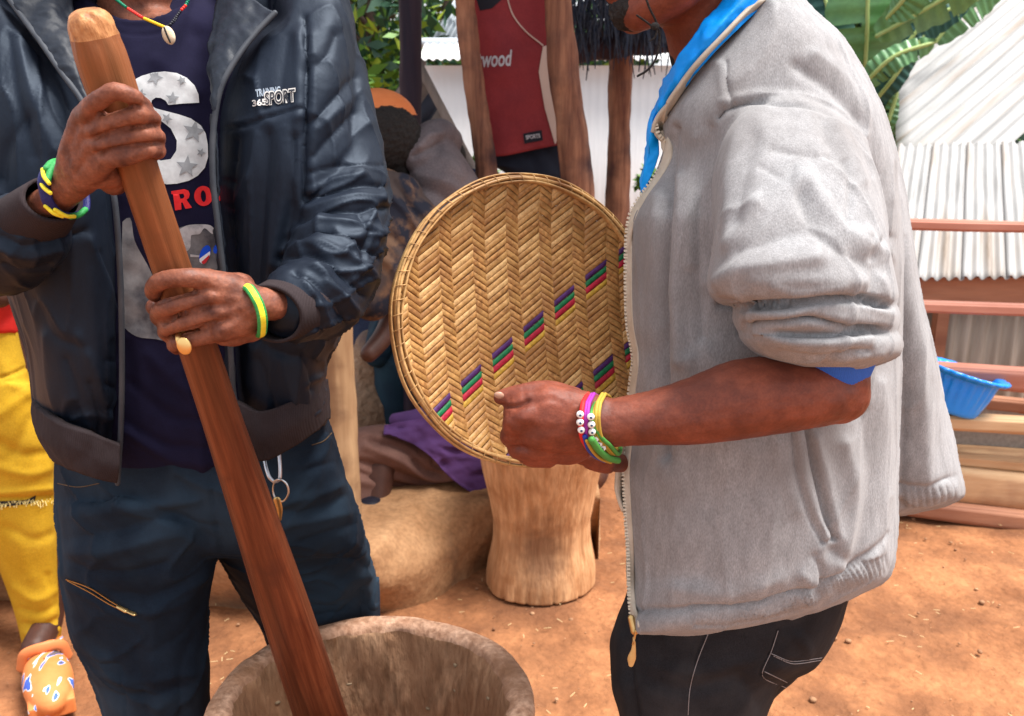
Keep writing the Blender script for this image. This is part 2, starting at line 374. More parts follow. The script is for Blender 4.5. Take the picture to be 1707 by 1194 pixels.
def text_print(s, tree, x, y, w, h, rot=0, shear=0, off=.0015, weight=0, cut=5, outline=None, spacing=1):
    cu = bpy.data.curves.new('tmp', 'FONT'); cu.body = s; cu.size = 1; cu.shear = shear; cu.offset = weight; cu.fill_mode = 'FRONT'; cu.space_character = spacing
    o = bpy.data.objects.new('tmp', cu); COL.objects.link(o); dg = bpy.context.evaluated_depsgraph_get(); em = o.evaluated_get(dg).to_mesh()
    X = np.array([v.co[:2] for v in em.vertices]); o.evaluated_get(dg).to_mesh_clear(); bpy.data.objects.remove(o)
    lo, hi = X.min(0), X.max(0); ca, sa = math.cos(rot), math.sin(rot)
    def tf(co):
        a = (co.x - lo[0]) / (hi[0] - lo[0]) * w; b = (co.y - lo[1]) / (hi[1] - lo[1]) * h
        return Vector((x + a * ca - b * sa, -y + a * sa + b * ca, 0))
    return flatprint(cu, tree, off, cut, tf)
def star(cx, cy, r, a0=0):
    return [(cx + (r if i % 2 == 0 else r * .42) * math.sin(a0 + i * math.pi / 5), cy - (r if i % 2 == 0 else r * .42) * math.cos(a0 + i * math.pi / 5)) for i in range(10)]
def smoothpoly(p, n=60):
    P = np.asarray(list(p) + [p[0]], float); return [tuple(q) for q in resample(np.c_[P, np.zeros(len(P))], n)[:-1, :2]]
def head_parts(c, f, s=1.0, hair=True):
    """skull, jaw, nose, lips, ears of a head centred at c that looks along f (horizontal)"""
    f = norm(f); up = np.array([0, 0, 1.]); l = np.cross(up, f); Rm = np.stack([f, l, up], 1); c = np.asarray(c)
    P = lambda a, b, z: c + (f * a + l * b + up * z) * s
    skin = [blob(P(0, 0, .03), np.array((.098, .078, .10)) * s, 28, Rm), blob(P(.03, 0, -.03), np.array((.066, .062, .075)) * s, 24, Rm),
            blob(P(.062, 0, -.083), np.array((.030, .032, .026)) * s, 20, Rm), wtube([P(.0, .05, -.03), P(.03, .045, -.07), P(.065, .015, -.09)], np.array([.03, .025, .02]) * s),
            wtube([P(.0, -.05, -.03), P(.03, -.045, -.07), P(.065, -.015, -.09)], np.array([.03, .025, .02]) * s),
            wtube([P(.088, 0, .015), P(.104, 0, -.01), P(.112, 0, -.026)], np.array([.010, .012, .015]) * s), blob(P(.1, .014, -.03), (.010 * s,) * 3, 12), blob(P(.1, -.014, -.03), (.010 * s,) * 3, 12),
            wtube([P(.080, .026, -.056), P(.097, 0, -.052), P(.080, -.026, -.056)], np.array([.006, .009, .006]) * s), wtube([P(.078, .024, -.064), P(.094, 0, -.066), P(.078, -.024, -.064)], np.array([.006, .010, .006]) * s),
            wtube([P(.083, .05, .028), P(.098, .02, .032)], .009 * s), wtube([P(.083, -.05, .028), P(.098, -.02, .032)], .009 * s)]
    for g in (1, -1): skin.append(blob(P(-.005, .079 * g, -.01), np.array((.02, .009, .032)) * s, 14, Rm))
    eyes = [blob(P(.081, .031 * g, .008), (.0125 * s,) * 3, 14) for g in (1, -1)]
    hairs = [blob(P(-.018, 0, .052), np.array((.098, .084, .098)) * s, 30, Rm), blob(P(-.04, 0, .01), np.array((.07, .082, .07)) * s, 26, Rm)]
    return skin, eyes, hairs

# ------------------------------------------------------------------ the pestle
PA, PB = W(154, 50, .80), W(535, 1194, 1.06)
def pestle_at(py):
    """centre of the pestle where it crosses photo row py"""
    lo, hi = -.2, 1.6
    for _ in range(40):
        m = (lo + hi) / 2; q = PA + (PB - PA) * m
        if proj(q)[1] < py: lo = m
        else: hi = m
    return PA + (PB - PA) * lo
WOODRED = M('red_brown_pestle_wood', (.065, .012, .005), (.155, .038, .014), scale=170, rough=.42, bump=.7, bscale=260, bdist=.0012, stretch=(1, 1, .045), c3=(.07, .016, .008), s3=26, t3=(.55, .8), rvar=.08, lo=.3, hi=.68, fine=(70, .25), detail=9)
WOODTOP = M('worn_pale_pestle_end', (.33, .13, .045), (.52, .25, .10), scale=160, rough=.5, bump=1.0, bscale=160, bdist=.003, stretch=(1, 1, .3), c3=(.19, .075, .03), s3=90, t3=(.5, .7))
nt = WOODRED.node_tree; bb = nt.nodes['Principled BSDF']; src = bb.inputs['Base Color'].links[0].from_socket; L = nt.links.new                  # wood paler towards the upper end
tc = nt.nodes.new('ShaderNodeTexCoord'); sx = nd(nt, 'ShaderNodeSeparateXYZ'); L(tc.outputs['Object'], sx.inputs[0]); mr = nd(nt, 'ShaderNodeMapRange'); mr.inputs['From Min'].default_value = .0; mr.inputs['From Max'].default_value = .42; mr.inputs['To Min'].default_value = .75; mr.inputs['To Max'].default_value = 0; L(sx.outputs['Z'], mr.inputs[0])
mxx = nd(nt, 'ShaderNodeMix', data_type='RGBA', blend_type='ADD'); L(mr.outputs[0], mxx.inputs[0]); L(src, mxx.inputs[6]); mxx.inputs[7].default_value = (.15, .068, .022, 1); L(mxx.outputs[2], bb.inputs['Base Color'])
def build_pestle():
    ax = norm(PB - PA); Ltot = np.linalg.norm(PB - PA)
    keys = [(50, 79), (100, 88), (150, 86), (210, 76), (300, 67), (450, 66), (668, 67), (800, 73), (1025, 86), (1194, 88), (1300, 88)]
    ts, rs = [], []
    for py, w in keys:
        q = pestle_at(py); ts.append(np.dot(q - PA, ax)); rs.append(w * .948 / 2 * float(pxm(py, q[1])))
    end = ts[-1]; n = 200; t = np.linspace(ts[0], end, n); r = pchip(ts, rs, t)
    seg = 72; th = np.linspace(0, 2 * math.pi, seg, endpoint=False); G = []
    for i in range(7):                                                    # worn domed top
        a = math.pi / 2 * (1 - i / 7); G.append((-math.sin(a) * .017, r[0] * (math.cos(a) ** .55 if i else .12)))
    G += list(zip(t, r)); rings = []
    for z, rr in G:
        facet = 1 + .010 * np.cos(th * 9 + 2.0 * z) + .008 * np.cos(th * 4 + 5 * z + 1)
        if z < .01: facet = facet + .03 * np.sin(th * 7 + z * 300) + .02 * np.sin(th * 3)
        rings.append(np.c_[rr * facet * np.cos(th), rr * facet * np.sin(th), np.full(seg, z)])
    V, F = capped(np.array(rings)); ntop = 8 * seg
    mids = [1 if min(f) < 8 * seg and max(f) < 9 * seg or (nn := len(V) - 2) in f else 0 for f in F]
    me = mesh_from(V, F, 'pestle'); me.materials.append(WOODRED); me.materials.append(WOODTOP); me.polygons.foreach_set('material_index', mids)
    me.polygons.foreach_set('use_smooth', [True] * len(me.polygons)); bm = bmesh.new(); bm.from_mesh(me); bmesh.ops.recalc_face_normals(bm, faces=bm.faces); bm.to_mesh(me); bm.free()
    o = link(bpy.data.objects.new('pestle', me)); o.location = PA; o.rotation_euler = Vector(ax).to_track_quat('Z', 'Y').to_euler()
    o['label'] = 'long red-brown wooden pestle gripped by two hands and slanting into the large mortar'; o['category'] = 'pestle'
build_pestle()

# ------------------------------------------------------------------ the man with the pestle
mansA = thing('person', 'man in open navy windbreaker and printed tee gripping the wooden pestle with both hands', 'person', (-.45, 1.25, 0))
def pfront(py, k): return float(pestle_at(py)[1]) + k
def fin(pts, k=.86): return ptube([(x, y, Y, r * (k if i else .95)) for i, (x, y, Y, r) in enumerate(pts)])
def upper_hand():
    f = lambda py, k=0: pfront(py, k)
    P = []
    # forearm, wrist, back of the hand
    P.append(ptube([(30, 375, .93, 40), (75, 345, .875, 35), (110, 318, .85, 31), (135, 295, .835, 33)], flat=(1, .8)))
    for kx, ky, r in ((140, 196, 21), (150, 220, 21), (158, 242, 21), (176, 266, 20)):
        P.append(ptube([(112, 318, .848, 26), ((112 + kx) / 2, (318 + ky) / 2, .824, 27), (kx, ky, .806, r)]))
    P.append(pblob(158, 285, .825, 40, 30, 26)); P.append(pblob(150, 250, .828, 34, 46, 22)); P.append(pblob(178, 292, .835, 34, 24, 28)); P.append(pblob(135, 290, .838, 32, 36, 26))
    P.append(ptube([(190, 300, .845, 26), (222, 250, .868, 20), (240, 210, .868, 16), (244, 184, .86, 13)]))      # thumb behind
    fr = -.0305
    P.append(fin([(140, 194, .806, 20), (168, 165, f(165, fr-.006), 18.5), (192, 152, f(152, fr-.006), 18), (225, 163, f(163, fr), 16.5), (242, 178, f(175, -.008), 14.5), (240, 184, f(175, .012), 13)]))
    P.append(fin([(148, 216, .806, 20), (190, 204, f(205, fr - .003), 18.5), (232, 190, f(190, fr), 17.5), (254, 198, f(198, -.010), 16.5), (250, 208, f(205, .012), 14)]))
    P.append(fin([(155, 240, .806, 20), (200, 236, f(236, fr - .002), 18.5), (240, 224, f(224, fr), 17.5), (262, 229, f(230, -.008), 16.5), (256, 238, f(235, .014), 14)]))
    P.append(fin([(174, 264, .808, 19), (215, 261, f(262, fr - .002), 17.5), (246, 250, f(250, fr), 16.5), (264, 252, f(252, -.006), 15), (256, 258, f(258, .012), 13)]))
    V, F = fuse(P, .0020, 5)
    V = sculpt(V, F, [([(165, 192), (205, 178), (232, 178)], 3, -4.6), ([(160, 228), (205, 216), (262, 208)], 3, -5), ([(166, 254), (215, 245), (268, 238)], 3, -5),
                      ([(140, 196), (142, 198)], 12, 2.6), ([(150, 220), (152, 222)], 10, 2.4), ([(158, 243), (160, 245)], 10, 2.4), ([(177, 266), (179, 268)], 10, 2.2),
                      ([(146, 207), (152, 212)], 4, -1.4), ([(153, 231), (160, 234)], 4, -1.4), ([(163, 254), (170, 257)], 4, -1.4),
                      ([(135, 215), (118, 290)], 5, .6), ([(145, 240), (122, 295)], 5, .7), ([(155, 262), (128, 300)], 5, .6), ([(165, 285), (200, 300)], 9, 1.0),
                      ([(228, 186), (232, 196)], 1.8, -.7), ([(234, 185), (238, 195)], 1.8, -.6), ([(230, 219), (235, 229)], 1.8, -.7), ([(236, 218), (241, 228)], 1.8, -.6), ([(240, 246), (244, 256)], 1.8, -.7),
                      ([(188, 144), (192, 158)], 2, -.5), ([(104, 300), (122, 340)], 3, -.5), ([(112, 298), (128, 334)], 3, -.4)])
    return lumpy(V, F, .00035, 90, 3), F
def lower_hand():
    f = lambda py, k=0: pfront(py, k)
    fr = -.0305; P = []
    P.append(ptube([(520, 505, .95, 40), (480, 506, .90, 36), (448, 507, .872, 33), (420, 508, .86, 37)], flat=(1, .85)))
    for kx, ky, r in ((342, 468, 21), (352, 494, 21), (358, 522, 20), (372, 552, 19)):
        P.append(ptube([(430, 508, .866, 28), ((430 + kx) / 2, (508 + ky) / 2 + (1 if ky > 500 else -1) * 3, .856, 29), (kx, ky, .848, r)]))
    P.append(pblob(395, 510, .872, 44, 44, 24)); P.append(pblob(375, 510, .868, 34, 48, 20)); P.append(pblob(410, 548, .872, 34, 24, 24)); P.append(pblob(385, 560, .868, 34, 18, 22))
    P.append(ptube([(400, 480, .885, 26), (340, 480, .915, 22), (290, 500, .912, 18), (258, 512, .895, 15)]))      # thumb behind
    P.append(fin([(345, 466, .848, 20), (305, 463, f(463, fr - .004), 18.5), (268, 469, f(470, fr), 18), (256, 486, f(486, -.012), 17), (262, 494, f(492, .010), 14)]))
    P.append(fin([(352, 494, .846, 20), (310, 505, f(505, fr - .004), 18), (274, 514, f(514, fr), 17.5), (264, 528, f(528, -.010), 16.5), (270, 536, f(534, .012), 13)]))
    P.append(fin([(360, 522, .848, 19), (322, 534, f(534, fr - .003), 17.5), (288, 542, f(542, fr), 17), (276, 554, f(554, -.008), 15.5), (282, 560, f(560, .012), 13)]))
    P.append(fin([(374, 550, .852, 18.5), (340, 562, f(562, fr - .002), 16.5), (308, 569, f(569, fr + .002), 15.5), (290, 576, f(576, -.004), 14), (296, 582, f(582, .014), 12)]))
    V, F = fuse(P, .0020, 5)
    V = sculpt(V, F, [([(325, 486), (290, 493), (262, 505)], 3, -5.6), ([(350, 511), (300, 525), (272, 540)], 3, -5.2), ([(358, 538), (315, 551), (284, 562)], 3, -5),
                      ([(343, 466), (346, 467)], 12, 2.6), ([(354, 494), (357, 494)], 11, 2.6), ([(362, 520), (365, 520)], 10, 2.4), ([(374, 549), (378, 549)], 11, 2.6),
                      ([(347, 481), (362, 485)], 4.5, -1.6), ([(356, 508), (372, 508)], 4.5, -1.6), ([(366, 536), (380, 534)], 4.5, -1.6),
                      ([(365, 492), (412, 500)], 5, .8), ([(372, 520), (415, 510)], 5, .9), ([(385, 545), (420, 520)], 5, .7), ([(425, 535), (440, 545)], 10, 2.0), ([(450, 515), (466, 522)], 12, 1.6),
                      ([(268, 460), (272, 474)], 2, -.6), ([(278, 506), (281, 518)], 2, -.6), ([(291, 535), (294, 547)], 2, -.6), ([(415, 470), (425, 540)], 3, -.5), ([(395, 478), (400, 500)], 6, -.7)])
    return lumpy(V, F, .00035, 90, 4), F
hA, eA, rA = head_parts((-.475, 1.16, 1.63), (.25, -1, 0))
torsoA = fuse(hA + [ptube([(225, 110, 1.20, 75), (226, 20, 1.175, 60), (232, -70, 1.16, 58), (238, -170, 1.17, 60)]), loft([(20, 120, 360, 1.13, 1.24), (60, 50, 440, 1.12, 1.25), (300, 90, 430, 1.08, 1.25), (700, 120, 440, 1.09, 1.25), (900, 120, 500, 1.13, 1.27)]),
     wtube([W(60, 80, 1.18), W(-45, 190, 1.12), W(-62, 340, 1.03), W(-30, 400, .96), W(40, 375, .92)], [.04, .036, .03, .03, .03]), wtube([W(460, 80, 1.2), W(562, 200, 1.11), W(572, 360, 1.04), W(530, 480, .96)], [.04, .034, .03, .028]),
     ptube([(230, 850, 1.18, 60), (240, 1000, 1.17, 50), (255, 1250, 1.18, 45), (270, 1520, 1.23, 36)]), ptube([(450, 850, 1.2, 60), (500, 960, 1.29, 50), (535, 1050, 1.37, 45), (560, 1300, 1.46, 42), (570, 1440, 1.49, 34)])], .006, 3)
torsoA = (sculpt(torsoA[0], torsoA[1], [([(190, 25), (225, 35), (262, 25)], 10, 2), ([(225, 0), (228, 20)], 9, -3)]), torsoA[1])
def joinq(*ms):
    o = 0; Vs, Fs = [], []
    for V, F in ms: Vs.append(V); Fs.append(F + o); o += len(V)
    return np.vstack(Vs), np.vstack(Fs)
part('body', joinq(torsoA, upper_hand(), lower_hand()), SKIN, mansA)
part('eye', eA[0], EYE, mansA); part('eye', eA[1], EYE, mansA)
V, F = fuse(rA, .005, 2); part('hair', (lumpy(V, F, .004, 60, 5), F), HAIR, mansA)

# tee shirt
teeA = loft([(-35, 150, 330, 1.13, 1.25), (0, 100, 380, 1.105, 1.27), (40, 60, 430, 1.085, 1.28), (150, 40, 470, 1.055, 1.28), (400, 60, 480, 1.04, 1.27), (600, 80, 470, 1.035, 1.26), (720, 100, 450, 1.04, 1.26), (782, 130, 440, 1.05, 1.25), (800, 180, 420, 1.06, 1.24)], seg=64)
neck = ptube([(226, 60, 1.16, 68), (229, -90, 1.09, 84)])
V, F = fuse([teeA], .0035, 3)
N = vnormals(V, F); P = proj(V)
# neck opening: pull the cloth inside the neck above the collar line
cy = 33 - ((P[:, 0] - 228) / 95) ** 2 * 45
mk = np.clip((cy - P[:, 1]) / 6, 0, 1) * (V[:, 1] < 1.2); V = V + np.array([0, .05, -.01]) * mk[:, None]
V = sculpt(V, F, [([(150, -10), (180, 22), (228, 33), (275, 22), (300, -5)], 5, 1.5), ([(135, 5), (170, 42), (228, 58), (285, 46), (318, 10)], 3, -1.2),
                  ([(330, 60), (335, 200), (345, 330)], 18, -5), ([(300, 620), (330, 700), (340, 790)], 12, 4), ([(250, 590), (300, 640), (360, 650)], 10, 3), ([(220, 640), (300, 700), (370, 700)], 9, -3),
                  ([(215, 720), (300, 770), (365, 770)], 9, 4), ([(205, 700), (290, 745), (350, 745)], 7, -3), ([(205, 785), (365, 785)], 3, -1), ([(230, 560), (240, 700)], 14, 3), ([(260, 100), (330, 150)], 12, 2)])
V = V + N * (wav(V, 9, 11) * .0022)[:, None]
part('tee_shirt', (V, F), TEE, mansA); TT = bvh(V, F)
PRINTW = M('pale_print', (.50, .51, .51), (.60, .61, .61), scale=120, rough=.8, bump=.3, bscale=500, bdist=.0004)
PRINTG = M('grey_print', (.22, .23, .24), (.29, .30, .31), scale=120, rough=.8, bump=.3, bscale=500, bdist=.0004)
PRINTR = M('red_print', (.65, .015, .02), (.75, .03, .03), scale=120, rough=.8, bump=.3, bscale=500, bdist=.0004)
PRINTK = M('photo_grey_print', (.07, .075, .085), (.42, .41, .42), scale=60, rough=.85, bump=.3, bscale=500, bdist=.0004, lo=.25, hi=.6, detail=9)
PRINTF = M('pale_photo_print', (.05, .05, .06), (.24, .235, .24), scale=22, rough=.85, bump=.3, bscale=500, bdist=.0004, detail=9)
z1 = lambda pts: [(x / 2.986, y / 2.986) for x, y in pts]
S = z1([(992, 512), (988, 470), (968, 425), (930, 388), (880, 364), (820, 356), (760, 362), (705, 378), (664, 400), (640, 450), (650, 520), (700, 560), (760, 572), (800, 600), (850, 640), (880, 700),
        (878, 750), (850, 792), (800, 800), (740, 770), (700, 760), (700, 800), (740, 860), (790, 905), (830, 918), (880, 915), (940, 900), (985, 875), (1020, 835), (1036, 780), (1034, 720), (1024, 665), (1000, 625), (950, 590), (890, 570), (820, 552), (775, 540), (752, 525), (756, 500), (775, 486), (800, 488), (825, 502), (838, 523), (910, 516)])
part('letter_print', decal([S], TT, .0012, 5), PRINTW, mansA)
from itertools import chain
def inpoly(x, y, pl):
    c = False; j = len(pl) - 1
    for i in range(len(pl)):
        if (pl[i][1] > y) != (pl[j][1] > y) and x < (pl[j][0] - pl[i][0]) * (y - pl[i][1]) / (pl[j][1] - pl[i][1]) + pl[i][0]: c = not c
        j = i
    return c
st = []
for cx, cy, r, a in ((770, 385, 44, .4), (858, 490, 36, .1), (905, 400, 26, .9), (830, 590, 30, .5), (965, 655, 60, .2), (930, 830, 58, .1), (835, 690, 34, .8), (1000, 760, 24, .4), (700, 470, 30, .3)):
    s_ = z1(star(cx, cy, r, a))
    V2, F2 = decal([s_], TT, .0022, 3); V2 = np.asarray(V2); pp = proj(V2)
    keep = [inpoly(p[0], p[1], S) for p in pp]; Fk = [f for f in F2 if all(keep[i] for i in f)]
    if Fk: st.append((V2, Fk))
part('star_print', merge(st), PRINTG, mansA)
z5 = lambda pts: [(x / 5.97 + 190, y / 5.97 + 280) for x, y in pts]
Rp = z5([(570, 232), (700, 212), (740, 226), (755, 262), (745, 300), (722, 318), (745, 350), (776, 396), (712, 408), (682, 345), (668, 345), (672, 414), (608, 424), (596, 330), (588, 262), (572, 262)])
Rh = z5([(648, 262), (690, 256), (702, 282), (690, 304), (660, 308)])
part('letter_print', decal([Rp, Rh], TT, .0012, 4), PRINTR, mansA)
el = lambda cx, cy, rx, ry, a=0, n=28: [(cx + rx * math.cos(t) * math.cos(a) - ry * math.sin(t) * math.sin(a), cy + rx * math.cos(t) * math.sin(a) + ry * math.sin(t) * math.cos(a)) for t in np.linspace(0, 2 * math.pi, n, endpoint=False)]
part('letter_print', decal([z5(el(890, 280, 92, 100, -.1)), z5(el(890, 282, 26, 58, -.1))], TT, .0012, 4), PRINTR, mansA)
part('letter_print', decal([z5([(1075, 170), (1015, 190), (998, 250), (1010, 310), (1085, 340), (1085, 290), (1050, 275), (1048, 225), (1085, 215)])], TT, .0012, 4), PRINTR, mansA)
# grey bust print: body, head, hair, glasses
part('bust_print', decal([smoothpoly([(204, 370), (214, 362), (224, 400), (250, 450), (262, 478), (275, 520), (300, 575), (262, 566), (225, 560), (206, 545), (203, 450)])], TT, .0010, 7), PRINTF, mansA)
part('bust_print', decal([smoothpoly(z5([(640, 600), (720, 575), (860, 565), (960, 580), (1005, 640), (1030, 760), (1046, 850), (1030, 920), (1042, 1060), (1000, 1180), (700, 1180), (640, 900)]))], TT, .0011, 6), PRINTF, mansA)
part('bust_print', decal([smoothpoly(z5([(655, 610), (720, 575), (860, 562), (960, 572), (1008, 630), (985, 660), (900, 600), (850, 660), (770, 670), (760, 790), (730, 830), (660, 760)]))], TT, .0016, 4), PRINTK, mansA)
GB, GW, GR = M('blue_print', (.0, .06, .55), rough=.6, bump=0), M('white_print', (.7, .72, .75), rough=.6, bump=0), M('dark_red_print', (.5, .02, .03), rough=.6, bump=0)
part('glasses_print', decal([z5(el(905, 862, 50, 96, .35))], TT, .0021, 3), GB, mansA)
part('glasses_print', decal([z5([(850, 905), (955, 830), (958, 862), (940, 905), (905, 950), (872, 952), (853, 935)])], TT, .0024, 3), GW, mansA)
part('glasses_print', decal([z5([(868, 938), (952, 862), (945, 895), (915, 945), (888, 960)])], TT, .0027, 3), GR, mansA)
part('glasses_print', decal([z5(el(1018, 808, 28, 46, .3))], TT, .0021, 3), GB, mansA)
part('glasses_print', decal([z5([(760, 860), (850, 872), (850, 890), (760, 886)])], TT, .0021, 3), PRINTK, mansA)

# ---- windbreaker
def Yr(k): return k
body_r = loft([(-70, 470, 560, 1.14, 1.28), (-20, 450, 575, 1.08, 1.30), (30, 452, 588, 1.05, 1.31), (60, 424, 592, 1.035, 1.31), (100, 394, 596, 1.02, 1.31), (150, 368, 600, 1.005, 1.31), (200, 358, 602, .995, 1.31),
               (300, 356, 604, .985, 1.31), (450, 373, 600, .985, 1.31), (560, 383, 566, .99, 1.31), (620, 387, 540, .995, 1.31), (660, 392, 541, 1.0, 1.30), (700, 405, 543, 1.01, 1.30), (730, 425, 500, 1.02, 1.28)], n=3.0, seg=72)
body_l = loft([(-70, -20, 40, 1.13, 1.28), (-10, -60, 10, 1.07, 1.30), (30, -80, 38, 1.045, 1.31), (60, -80, 60, 1.03, 1.31), (120, -80, 104, 1.01, 1.31), (170, -80, 138, .995, 1.31), (250, -70, 175, .985, 1.31), (340, -50, 194, .98, 1.31),
               (450, 0, 200, .985, 1.31), (520, 25, 202, .99, 1.31), (600, 48, 204, .995, 1.31), (660, 55, 202, 1.0, 1.30), (700, 58, 199, 1.01, 1.30), (745, 80, 197, 1.02, 1.29), (775, 120, 196, 1.03, 1.26)], n=3.0, seg=72)
back = loft([(-80, 120, 330, 1.24, 1.32), (-30, 20, 480, 1.22, 1.36), (40, -20, 560, 1.22, 1.38), (300, 20, 560, 1.24, 1.38), (700, 80, 520, 1.23, 1.35), (730, 100, 500, 1.24, 1.34)], seg=60)
slv_r = ptube([(520, 20, 1.17, 42), (548, 95, 1.125, 52), (562, 170, 1.10, 60), (572, 260, 1.07, 68), (575, 350, 1.03, 74), (558, 430, .985, 78), (528, 490, .94, 74), (498, 508, .905, 64)], seg=48, n=60)
slv_l = ptube([(0, 30, 1.16, 70), (-45, 150, 1.12, 82), (-70, 300, 1.05, 88), (-55, 395, .98, 86), (0, 415, .93, 78), (45, 392, .90, 70)], seg=48, n=60)
V, F = fuse([body_r, body_l, back, slv_r, slv_l], .0030, 2)
folds = [
 # sleeve on the right: armhole seam, elastic seam and the bunched elbow
 ([(508, 30), (512, 120), (508, 220), (506, 330)], 4, -7), ([(520, 60), (523, 200), (520, 320)], 9, 3.5), ([(496, 60), (498, 200), (494, 330)], 8, 3),
 ([(515, 288), (560, 278), (640, 276)], 2.5, -2.2),
 ([(512, 118), (545, 92), (560, 60)], 10, -4), ([(520, 205), (548, 176), (592, 130)], 9, -5), ([(530, 215), (560, 188), (600, 150)], 9, 3), ([(522, 262), (552, 228), (590, 190)], 8, -4), ([(560, 262), (590, 225), (615, 205)], 10, 3),
 ([(518, 318), (560, 300), (605, 292)], 6, 4.5), ([(515, 334), (560, 318), (612, 308), (640, 312)], 5, -5), ([(510, 352), (555, 336), (600, 326), (640, 330)], 6, 4.5),
 ([(500, 372), (545, 352), (600, 352), (645, 345)], 5, -5.5), ([(490, 388), (540, 368), (590, 372), (640, 390)], 6, 5), ([(485, 404), (530, 388), (580, 398), (632, 430)], 5, -6),
 ([(475, 418), (520, 404), (575, 425), (625, 458)], 6, 5.5), ([(470, 432), (515, 424), (560, 450), (610, 495)], 5, -6), ([(480, 438), (520, 446), (560, 480), (598, 520)], 6, 5),
 ([(492, 455), (525, 472), (560, 510), (580, 545)], 5, -5.5), ([(505, 465), (530, 500), (550, 540)], 6, 4.5), ([(522, 500), (530, 535), (540, 565)], 5, -4),
 ([(600, 360), (612, 400), (600, 440)], 5, -4), ([(620, 350), (632, 380), (628, 410)], 5, 3), ([(560, 385), (590, 415), (600, 450)], 5, 3.5), ([(540, 470), (575, 500), (590, 520)], 4, 3.5),
 ([(590, 470), (608, 440), (618, 400)], 5, 3),
 # right front panel
 ([(362, 218), (400, 212), (450, 196), (504, 182)], 3, -2.6), ([(362, 210), (400, 204), (450, 188), (504, 174)], 5, 1.6), ([(362, 228), (400, 222), (450, 206), (504, 194)], 5, 1.4),
 ([(430, 225), (415, 330), (400, 460)], 10, 4), ([(450, 225), (440, 330), (428, 470)], 8, -4.5), ([(475, 215), (470, 330), (455, 440)], 11, 4), ([(492, 230), (488, 330), (470, 430)], 7, -4),
 ([(395, 235), (385, 330), (392, 450)], 8, -3.5), ([(405, 480), (402, 560), (410, 640)], 9, 3.5), ([(430, 600), (445, 640), (455, 680)], 8, -4), ([(470, 600), (480, 640), (490, 670)], 9, 4), ([(500, 590), (515, 620), (520, 650)], 7, -4), ([(420, 560), (470, 590), (530, 600)], 8, -4),
 ([(440, 60), (430, 120), (425, 170)], 10, 2.5), ([(480, 60), (470, 130), (465, 170)], 11, -2.5),
 ([(368, 260), (392, 268)], 4, -2), ([(368, 300), (390, 306)], 4, -2), ([(372, 345), (395, 352)], 4, -2), ([(378, 400), (398, 405)], 4, -2), ([(382, 450), (400, 452)], 4, -2), ([(386, 520), (404, 526)], 4, -2), ([(390, 590), (408, 594)], 4, -2),
 # left front panel
 ([(30, 60), (50, 150), (90, 250)], 12, 4), ([(15, 60), (25, 150), (55, 260)], 9, -4), ([(70, 100), (95, 190), (130, 240)], 10, -4), ([(95, 140), (115, 190), (150, 215)], 8, 3),
 ([(150, 400), (180, 480), (185, 560)], 8, 4), ([(165, 420), (192, 500), (194, 600)], 5, -3), ([(130, 560), (160, 620), (175, 690)], 9, 4), ([(110, 600), (130, 660), (135, 700)], 7, -3.5), ([(75, 560), (80, 640), (95, 690)], 10, 3.5),
 ([(150, 640), (165, 690), (168, 720)], 6, -4), ([(120, 700), (150, 690), (190, 700)], 6, 4), ([(60, 680), (110, 700), (185, 740)], 5, -3.5), ([(175, 640), (195, 650)], 4, -2.5), ([(178, 680), (195, 688)], 4, -2.5), ([(178, 600), (198, 606)], 4, -2), ([(60, 500), (90, 560), (140, 580)], 10, -3),
 # left sleeve
 ([(0, 395), (40, 410), (90, 400), (140, 385)], 6, -4), ([(0, 415), (45, 430), (100, 418)], 7, 4), ([(0, 440), (40, 452), (85, 445)], 6, -4), ([(0, 370), (12, 350), (20, 345)], 5, 4), ([(0, 300), (10, 250), (40, 200)], 10, -5), ([(10, 330), (0, 320)], 5, 3),
]
V = sculpt(V, F, folds, pw=1.25)
N = vnormals(V, F); pp_ = proj(V); slm = np.clip((pp_[:, 0] - 500) / 25, 0, 1) * np.clip((pp_[:, 1] - 250) / 80, .06, 1)
lowl = np.clip((210 - pp_[:, 0]) / 40, 0, 1)
V = V + N * (wav(V, 4, 21, 2, (1, 1, .5)) * .0013 + (1 - abs(wav(V, 17, 25, 1, (.45, 1, 1.25)))) ** 6 * .0050 * slm + (1 - abs(wav(V, 13, 26, 1, (1.2, 1, .45)))) ** 5 * .0028 * (1 - slm))[:, None]
part('windbreaker', (V, F), NYLON, mansA); JT = bvh(V, F)
print('jacket', len(V))
# facing (turned-back front edge) with zip
def along(line, tree, off, n=60, dflt=1.0):
    L = resample(np.c_[np.asarray(line, float), np.zeros(len(line))], n)[:, :2]; out = []
    for x, y in L:
        p = drop(tree, x, y, off); out.append(p if p is not None else (out[-1] if out else W(x, y, dflt)))
    P = np.array(out); k = np.ones(7) / 7; Q = P.copy()
    for a in range(3): Q[3:-3, a] = np.convolve(P[:, a], k, 'valid')
    return Q
zr = [(458, 22), (424, 58), (394, 98), (368, 148), (357, 205), (355, 300), (366, 400), (374, 470), (384, 580), (390, 660), (412, 738), (428, 764)]
zl = [(8, -12), (38, 30), (62, 62), (102, 120), (136, 168), (172, 250), (192, 340), (200, 450), (203, 560), (202, 700), (196, 806)]
def zipline(line, Ys, r=.0032): 
    A = np.array([(x, y, yy) for (x, y), yy in zip(line, Ys)]); return wtube(L3(A), r, seg=10, n=120, flat=(1, 1))
YR = [1.045, 1.03, 1.012, .998, .992, .985, .984, .985, .99, .998, 1.015, 1.02]
YL = [1.06, 1.045, 1.03, 1.008, .995, .985, .98, .985, .992, 1.008, 1.03]
part('zip_edge', zipline(zr, YR), ZIPDARK, mansA); part('zip_edge', zipline(zl, YL), ZIPDARK, mansA)
